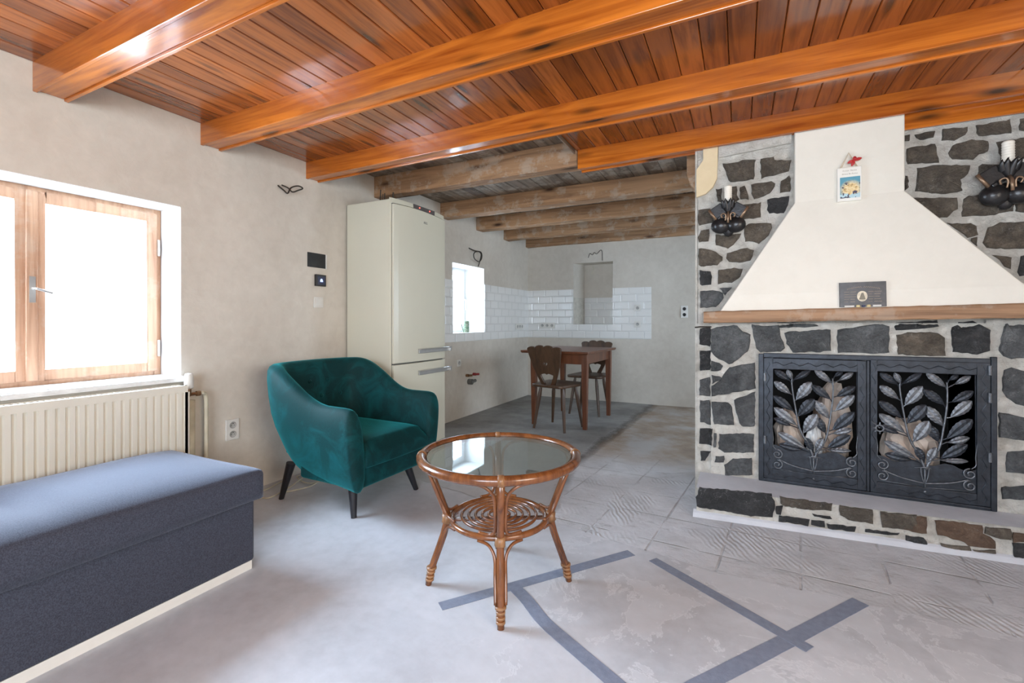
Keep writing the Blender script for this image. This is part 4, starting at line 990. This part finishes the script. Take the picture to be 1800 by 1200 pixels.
# ================================================================ WALL SCONCES
def sconce(label, loc):
    s = thing('wall_sconce', label, 'sconce', loc)
    m = sphere_mb(MB(), (-.040,-.035,-.050), (.052,.036,.046), 20); sphere_mb(m, (.040,-.035,-.050), (.052,.036,.046), 20); sphere_mb(m, (0,-.02,-.055), (.035,.02,.06), 14)
    m.build('lobed_body', BLKCLAY, s, smooth=True)
    for sg in (-1, 1):                                        # tilted rolled plates
        M = Matrix.Translation((sg*.052,-.04,.033)) @ Matrix.Rotation(sg*R(33), 4, 'Y'); pts = []
        m = MB(); m.box(-.034, .034, -.014, -.006, -.034, .034, M=M); m.box(-.028, .028, -.02, .0, -.045, -.030, M=M)
        m.build('tilted_plate', BLKCLAY, s, bevel=.004)
        a = M @ Vector((sg*.036,-.01,-.034)); b = M @ Vector((sg*.036,-.01,.036)); MB().tube([a, b], .008, 10).build('rolled_edge', BRONZE, s, smooth=True)
        MB().tube(crom([(sg*.030,-.066,-.012),(sg*.036,-.072,.004),(sg*.022,-.076,.012),(sg*.012,-.076,.0),(sg*.014,-.072,-.03)], 5), .0042, 8).build('hook', BRONZE, s, smooth=True)
    for k, a in enumerate((-50,-22,22,50)):                   # cup petals
        M = Matrix.Translation((0,-.045,.012)) @ Matrix.Rotation(R(a*.45), 4, 'Y'); m = MB(); q = []
        for i in range(9):
            t_ = i/8; w_ = .019*math.sin(PI*min(1, t_*.85+.12))
            for f in (-1, 0, 1): q.append(M @ Vector((f*w_, -.012*(1-abs(f))-.030*t_*t_-(.006 if k in (1, 2) else 0), .085*t_)))
        fs_ = [(i*3+j, i*3+j+1, i*3+j+4, i*3+j+3) for i in range(8) for j in range(2)]; m.add(q, fs_)
        o = m.build('petal', BLKCLAY, s, smooth=True); so = o.modifiers.new('solid', 'SOLIDIFY'); so.thickness = .003
    m = MB().tube([(0,-.05,.03),(0,-.078,-.002),(0,-.082,-.045)], [.008,.0075,.006], 10); m.build('centre_stem', BRONZE, s, smooth=True)
    prof = [(0,.05)]
    for k in range(11): z = .052+k*.011; prof += [(.0195,z),(.0212,z+.0055),(.0195,z+.010)]
    prof += [(.014,.177),(0,.178)]
    MB().lathe(prof, 20, (0,-.045)).build('candle_sleeve', CANDLE, s, smooth=True)
    return s
s1 = sconce('black wrought wall sconce with a pale candle sleeve, left of the white chimney', (2.682, 2.992, 1.662))
s1.rotation_euler = (0, 0, 0)
s2 = dup(s1, (3.86, 2.992, 1.70), 0, 'black wrought wall sconce with a pale candle sleeve, right of the white chimney', (1.08,)*3)

# ================================================================ PICTURE, PLAQUE, THINGS ON THE MANTEL
pc = thing('hanging_picture', 'small white picture board with a coloured stable scene and red bow, on the chimney', 'picture', (3.255, 2.948, 1.770))
MB().box(-.052, .052, -.012, .008, -.088, .088).build('board', simple('white_board', (.80,.77,.70), .6, 0, .03), pc, bevel=.003)
t = NT('stable_scene_print'); o = t.sep(); x_, z_ = o[0], o[2]
dist = t.math('SQRT', t.math('ADD', t.math('POWER', t.math('MULTIPLY', t.math('ADD', x_, -.006), 1.0), 2), t.math('POWER', t.math('ADD', z_, .03), 2)))
arch = t.ramp(dist, [(.030, 1.0), (.045, .4), (.052, 0.0)])
c = t.mix(arch, (.09,.30,.40), t.ramp(t.noise(70, 3), [(.3, (.25,.12,.05)), (.45, (.70,.50,.22)), (.62, (.85,.72,.45)), (.75, (.35,.18,.14))]))
c = t.mix(t.ramp(t.math('ADD', t.math('MULTIPLY', z_, -14), t.math('MULTIPLY', t.noise(60, 3), .5)), [(.98, 0.0), (1, 1.0)]), c, (.45,.62,.66))
c = t.mix(t.math('MULTIPLY', t.ramp(t.noise(45, 2, co=t.map((1,1,1), loc=(.5,0,.2))), [(.58, 0.0), (.6, 1.0)]), t.ramp(z_, [(.0, 1.0), (.02, 0.0)])), c, (.06,.05,.08))
PRINT = t.set(Base_Color=c, Roughness=.5)
MB().box(-.041, .045, -.0135, -.0121, -.073, .036).build('print', PRINT, pc)
GREY_INK = simple('brown_ink', (.16,.11,.07), .7)
m = MB(); rr = random.Random(3)
for zr, xs in ((.069, ((-.030,-.004),(.004,.030))), (.052, ((-.032,-.008),(-.002,.004),(.010,.034)))):      # two lines of illegible handwriting
    for a, b in xs:
        n_ = int((b-a)/.0022)+2; m.tube([(a+(b-a)*k/n_, -.0126, zr+(.0022 if k % 2 else -.0022)*rr.uniform(.5, 1.2)+.003*(k == 1)) for k in range(n_+1)], .0005, 4)
m.build('handwriting', GREY_INK, pc)
MB().tube([(-.040,-.003,.087),(-.002,-.002,.166),(.036,-.003,.087)], .0022, 6).tube([(-.034,-.005,.087),(-.002,-.004,.160),(.030,-.005,.087)], .0015, 6).build('twine', TWINE, pc)
m = MB()
for a, ln in ((15, .034), (80, .022), (200, .030), (250, .030)):
    d = Vector((math.cos(R(a)), 0, math.sin(R(a)))); n_ = Vector((-d.z, 0, d.x)); c0 = Vector((.020,-.008,.120)); q = []
    for i in range(6):
        f = i/5; w_ = .0085*math.sin(PI*(.12+.8*f)); p = c0+d*ln*f; q += [p+n_*w_+Vector((0,-.004*math.sin(PI*f),0)), p-n_*w_+Vector((0,-.007*math.sin(PI*f),0))]
    m.add(q, [(2*i, 2*i+1, 2*i+3, 2*i+2) for i in range(5)])
sphere_mb(m, (.020,-.009,.120), .006, 8); o = m.build('bow', RED, pc); so = o.modifiers.new('solid', 'SOLIDIFY'); so.thickness = .0015

pq = thing('plaque', 'dark rectangular plaque with gold lettering and an oval medallion, leaning on the mantel', 'plaque', (3.300, 2.872, 1.1275)); pq.rotation_euler = (R(-2.0), R(-.6), 0)
MB().box(-.098, .094, -.005, .004, 0, .125).build('slab', simple('dark_engraved_slab', (.05,.045,.045), .35, 0, .4, 40), pq, bevel=.001)
GOLD = simple('faded_gold_ink', (.42,.31,.22), .5, 0, .3, 90); m = MB(); rr = random.Random(5)
for k in range(5):
    for x0_, x1_ in ((-.078,-.058),(-.053,-.030),(.022,.040),(.045,.072)):
        n_ = 7; z = .076-k*.0125; e = rr.uniform(-.006, .004); m.tube([(x0_+(x1_+e-x0_)*j/n_, -.0056, z+(.0018 if j % 2 else -.0018)) for j in range(n_+1)], .0009, 4)
for s in (0, 1):
    a, b = ((-.066,-.006) if s == 0 else (.002,.068)); n_ = 16
    m.tube([(a+(b-a)*j/n_, -.0056, .100-(a+(b-a)*j/n_)**2*2.4+(.003 if j % 2 else -.003)) for j in range(n_+1)], .0010, 4)
m.build('lettering', GOLD, pq)
m = MB(); v = [(-.004+.0215*math.cos(2*PI*k/28), -.0052, .053+.0265*math.sin(2*PI*k/28)) for k in range(28)]; m.prism(v, (0,0,0), (0,-.0025,0)); md = m.build('medallion', simple('ivory_medallion', (.62,.54,.40), .45, 0, .2, 80), pq)
m = MB(); m.prism([(-.018,-.0078,.036),(-.004,-.0078,.036),(.010,-.0078,.036),(.004,-.0078,.058),(.001,-.0078,.070),(-.007,-.0078,.070),(-.011,-.0078,.056)], (0,0,0), (0,-.001,0)); m.build('medallion_figure', simple('olive_grey_ink', (.22,.19,.14), .6), md)
for (x0_, x1_, mat, lab, nm, cat) in ((3.222, 3.262, WPLAST, 'small white stick lying below the left end of the plaque', 'chalk_stick', 'stick'), (3.338, 3.372, WPLAST, 'small white stick lying below the right end of the plaque', 'chalk_stick', 'stick')):
    zb = 1.1125+(x0_-2.556)*.0185
    tag(MB().tube([(x0_, 2.866, zb+.0055), (x1_, 2.866, zb+.0062)], .0045, 8).build(nm, mat), lab, cat)
YEL = simple('yellow_cap', (.70,.55,.28), .5)
for x_, lab in ((3.279, 'tiny yellowish cap on the mantel, left of the blue one'), (3.322, 'tiny yellowish cap on the mantel, right of the blue one')):
    tag(MB().lathe([(0,0),(.0085,0),(.009,.008),(.006,.011),(0,.011)], 14, M=Matrix.Translation((x_, 2.868-.0, 1.1125+(x_-2.556)*.0185))).build('bottle_cap', YEL), lab, 'cap')
tag(MB().lathe([(0,0),(.006,0),(.0065,.009),(0,.010)], 14, M=Matrix.Translation((3.301, 2.868, 1.1125+(3.301-2.556)*.0185))).build('bottle_cap', simple('navy_cap', (.02,.025,.10), .4)), 'tiny dark blue cap on the mantel between two yellowish ones', 'cap')

# ================================================================ TAPE ON THE FLOOR
def tape(label, pts, w_=.05, z=.0012):
    P = crom([(a, b, 0) for a, b in pts], 10) if len(pts) > 2 else [Vector((pts[0][0]+(pts[1][0]-pts[0][0])*k/16, pts[0][1]+(pts[1][1]-pts[0][1])*k/16, 0)) for k in range(17)]
    m = MB(); n = len(P)
    for i, p in enumerate(P):
        d = (P[min(i+1,n-1)]-P[max(i-1,0)]).normalized(); nn = Vector((-d.y, d.x, 0))*w_/2; j = random.uniform(-.0008,.0008)
        for q in (p-nn*(1+j*20), p+nn*(1+j*20)): m.v += [(q.x, q.y, z+.0002), (q.x, q.y, z-.0009)]
    for i in range(n-1):
        a = 4*i; m.f += [(a, a+4, a+6, a+2), (a+1, a+3, a+7, a+5), (a, a+1, a+5, a+4), (a+2, a+6, a+7, a+3)]; m.m += [0]*4
    m.f += [(0,2,3,1), (4*n-4,4*n-3,4*n-1,4*n-2)]; m.m += [0,0]
    return tag(m.build('floor_tape', TAPE), label, 'tape')
tape('grey tape strip on the floor running behind the front foot of the rattan table', [(1.752,1.412),(2.300,2.126)], .052)
tape('crooked grey tape strip leading from the rattan table towards the bottom of the photo', [(1.925,1.655),(2.02,1.59),(2.13,1.50),(2.26,1.425),(2.42,1.336),(2.66,1.20)], .052, .0024)
tape('narrow grey tape strip pointing from the rattan table to the lower right crossing', [(2.398,2.106),(2.945,1.750)], .048, .0024)
tape('grey tape strip at the lower right, pointing up towards the hearth', [(3.15,2.135),(2.90,1.790),(2.62,1.41),(2.45,1.17)], .056)

# ================================================================ SWITCHES, SOCKETS, WIRES, CABLES
def facing(o, ax):                                            # build facing -y, turn to +x for the left wall
    o.rotation_euler = (0, 0, R(90) if ax == 'x' else 0); return o
WELL = simple('shaded_grey_plastic', (.42,.42,.40), .4)
def socket(name, label, cat, loc, ax, w_=.08, h_=.08, holes=((0,0),), mat=None, dark=False, group=None):
    s = facing(thing(name, label, cat, loc, 0, group), ax)
    MB().box(-w_/2, w_/2, -.011, -.0005, -h_/2, h_/2).build('face_plate', mat or WPLAST, s, bevel=.003)
    for hx, hz in holes:
        M = Matrix.Translation((hx, -.0112, hz)) @ Matrix.Rotation(R(90), 4, 'X')
        rg = MB().lathe([(.0205,0),(.0205,.0022),(.0175,.0022),(.0165,.0004),(0,.0004)], 24, M=M).build('socket_well', BLACKP if dark else WELL, s, smooth=True)
        m = MB()
        for q in (-.0095, .0095): m.tube([(hx+q, -.0118, hz-.002), (hx+q, -.0124, hz-.002)], .0028, 8)
        m.tube([(hx, -.012, hz+.011), (hx, -.020, hz+.011)], .0022, 8); m.build('pin_holes', FRIDGE_D, rg)
    return s
sw = facing(thing('light_switch', 'white wall light switch below the two dark panels', 'switch', (0, 2.378, 1.193)), 'x')
MB().box(-.042, .042, -.010, -.0005, -.038, .038).build('face_plate', WPLAST, sw, bevel=.003); MB().box(-.031, .031, -.014, -.0102, -.029, .029).build('rocker', WPLAST, sw, bevel=.002)
bp = facing(thing('wall_box', 'black rectangular open box panel in the wall above the thermostat', 'wall panel', (0, 2.366, 1.495)), 'x')
MB().box(-.080, .078, -.004, -.0005, -.052, .052).build('panel', simple('dark_panel', (.022,.024,.025), .6, 0, .5, 12), bp, bevel=.002); MB().box(.078, .086, -.010, -.0005, -.055, .050).build('edge_strip', WPLAST, bp)
th = facing(thing('thermostat', 'small black wall thermostat with a lit blue display', 'thermostat', (0, 2.392, 1.352)), 'x')
MB().box(-.046, .046, -.018, -.0005, -.042, .042).build('housing', BLACKP, th, bevel=.003); MB().box(-.030, .036, -.0186, -.0181, -.030, .030).build('display', simple('dark_blue_display', (.03,.04,.09), .2), th)
t = NT('lit_digits'); t.b.inputs['Emission Color'].default_value = (.45,.6,1,1); t.b.inputs['Emission Strength'].default_value = .9; LIT = t.set(Base_Color=(.3,.4,.8))
MB().prism([(-.010,-.0187,-.010),(.016,-.0187,-.010),(.014,-.0187,.002),(.008,-.0187,.012),(-.003,-.0187,.012),(-.009,-.0187,.002)], (0,0,0), (0,-.0003,0)).build('lit_symbol', LIT, th)
socket('wall_socket', 'white double wall socket low on the wall between the radiator and the armchair', 'socket', (0, 1.745, .405), 'x', .082, .125, ((0,.027),(0,-.027)))
socket('wall_socket', 'white single socket on the left kitchen wall above the water pipe stubs', 'socket', (0, 4.24, .607), 'x', .075, .075)
socket('wall_socket', 'white triple socket strip on the left tiled wall near the corner', 'socket', (.009, 5.76, .99), 'x', .235, .08, ((-.072,0),(0,0),(.072,0)))
socket('wall_socket', 'white triple socket strip on the tiled back wall at the left end', 'socket', (.305, YB-.009, 1.003), 'y', .235, .08, ((-.072,0),(0,0),(.072,0)))
socket('wall_socket', 'white socket high on the right end of the back tiles', 'socket', (1.557, YB-.009, 1.232), 'y', .082, .085)
socket('wall_socket', 'white socket on the right end of the back tiles, the lower one', 'socket', (1.557, YB-.009, 1.024), 'y', .082, .085)
socket('wall_socket', 'double socket with open black wells on the plain wall right of the tiles', 'socket', (2.125, YB, 1.178), 'y', .082, .15, ((0,.036),(0,-.036)), dark=True)
def wire(label, pts, r=.003, mat=None, nm='electrical_wire'): return tag(MB().tube(crom(pts, 6), r, 7).build(nm, mat or WIRE, smooth=True), label, 'wire')
wire('twisted dark wire end sticking out of the left wall between two beams', [(0,2.055,1.955),(.03,2.075,1.925),(.05,2.09,1.905),(.045,2.12,1.95),(.05,2.17,1.975),(.06,2.20,1.965),(.05,2.17,1.945),(.045,2.13,1.925),(.04,2.10,1.945),(.03,2.06,1.955)], .0048)
wire('looped wires on the wall above the small kitchen window', [(0,4.45,1.885),(.03,4.53,1.865),(.05,4.64,1.86),(.05,4.66,1.80),(.05,4.60,1.745),(.05,4.50,1.765),(.05,4.48,1.82),(.05,4.56,1.86),(.04,4.66,1.84),(.02,4.655,1.74),(.0,4.66,1.70)], .006)
wire('wavy dark wire on the far kitchen wall above the niche', [(.90,YB-.01,1.92),(.925,YB-.02,1.975),(.96,YB-.02,1.955),(.985,YB-.02,1.985),(1.02,YB-.02,1.965),(1.07,YB-.02,2.01),(1.09,YB-.015,1.99),(1.092,YB-.008,1.87)], .004)
wire('short pale wire tail hanging inside the niche', [(.885,YB+.245,1.83),(.90,YB+.235,1.80),(.885,YB+.235,1.76),(.87,YB+.24,1.72)], .006, CABLE)
cb = [(.06,1.74,.004),(.14,1.80,.004),(.22,1.815,.004),(.225,1.87,.004),(.213,1.925,.004),(.245,1.955,.004),(.285,2.06,.004),(.27,2.15,.004),(.262,2.24,.004),(.20,2.36,.004),(.10,2.44,.004),(.05,2.5,.004)]
tag(MB().tube(crom(cb, 8), .0042, 7).build('floor_cable', CABLE, smooth=True), 'off-white cable lying on the floor under the armchair, the one nearest the camera', 'cable')
cb = [(.05,1.80,.004),(.087,1.905,.004),(.06,2.0,.004),(.052,2.05,.004),(.16,1.985,.004),(.186,1.995,.004),(.147,2.104,.012),(.10,2.20,.012),(.05,2.22,.004),(.05,2.17,.004),(.085,2.14,.004),(.19,2.107,.004),(.254,2.124,.004),(.24,2.23,.004),(.15,2.38,.004)]
tag(MB().tube(crom(cb, 8), .0042, 7).build('floor_cable', CABLE, smooth=True), 'looped off-white cable lying on the floor close to the wall behind the armchair', 'cable')
# kitchen plumbing stubs
for y, c, lab in ((4.40, BRASS, 'brass water pipe stub on the left kitchen wall, left one'), (4.55, COPPER, 'red capped water pipe stub on the left kitchen wall, right one')):
    tag(MB().tube([(0,y,.455),(.035,y,.455)], .016, 12).tube([(.0351,y,.455),(.06,y+.03,.455)], .012, 12).build('water_stub', c, smooth=False), lab, 'pipe stub')
tag(MB().lathe([(.032,0),(.032,.05),(.026,.05),(.024,.02),(0,.02)], 20, M=Matrix.Translation((0,4.45,.38)) @ Matrix.Rotation(R(90), 4, 'Y')).tube([(.03,4.45,.375),(.05,4.52,.39)], .018, 10).build('drain_stub', simple('grey_drain', (.14,.14,.13), .5)), 'grey drain stub below the two water pipe stubs', 'pipe stub')
# tin can with a stick on the small window's sill
cn = thing('tin_can', 'small green printed tin can on the small kitchen window sill', 'can', (-.085, 4.53, .9325))
m = MB().lathe([(0,0),(.037,0),(.038,.002),(.038,.128),(.036,.13),(.034,.128),(.034,.004),(0,.004)], 24)
t = NT('faded_green_can'); c = t.ramp(t.noise(30, 3), [(.4, (.10,.20,.12)), (.55, (.35,.42,.30)), (.65, (.05,.08,.06))]); m.build('can_body', t.set(Base_Color=c, Roughness=.4), cn, smooth=False)
tag(MB().tube([(-.10,4.505,.934),(-.07,4.40,1.04)], .004, 6).build('wooden_stick', WIRE), 'thin stick leaning across the small kitchen window sill', 'stick')
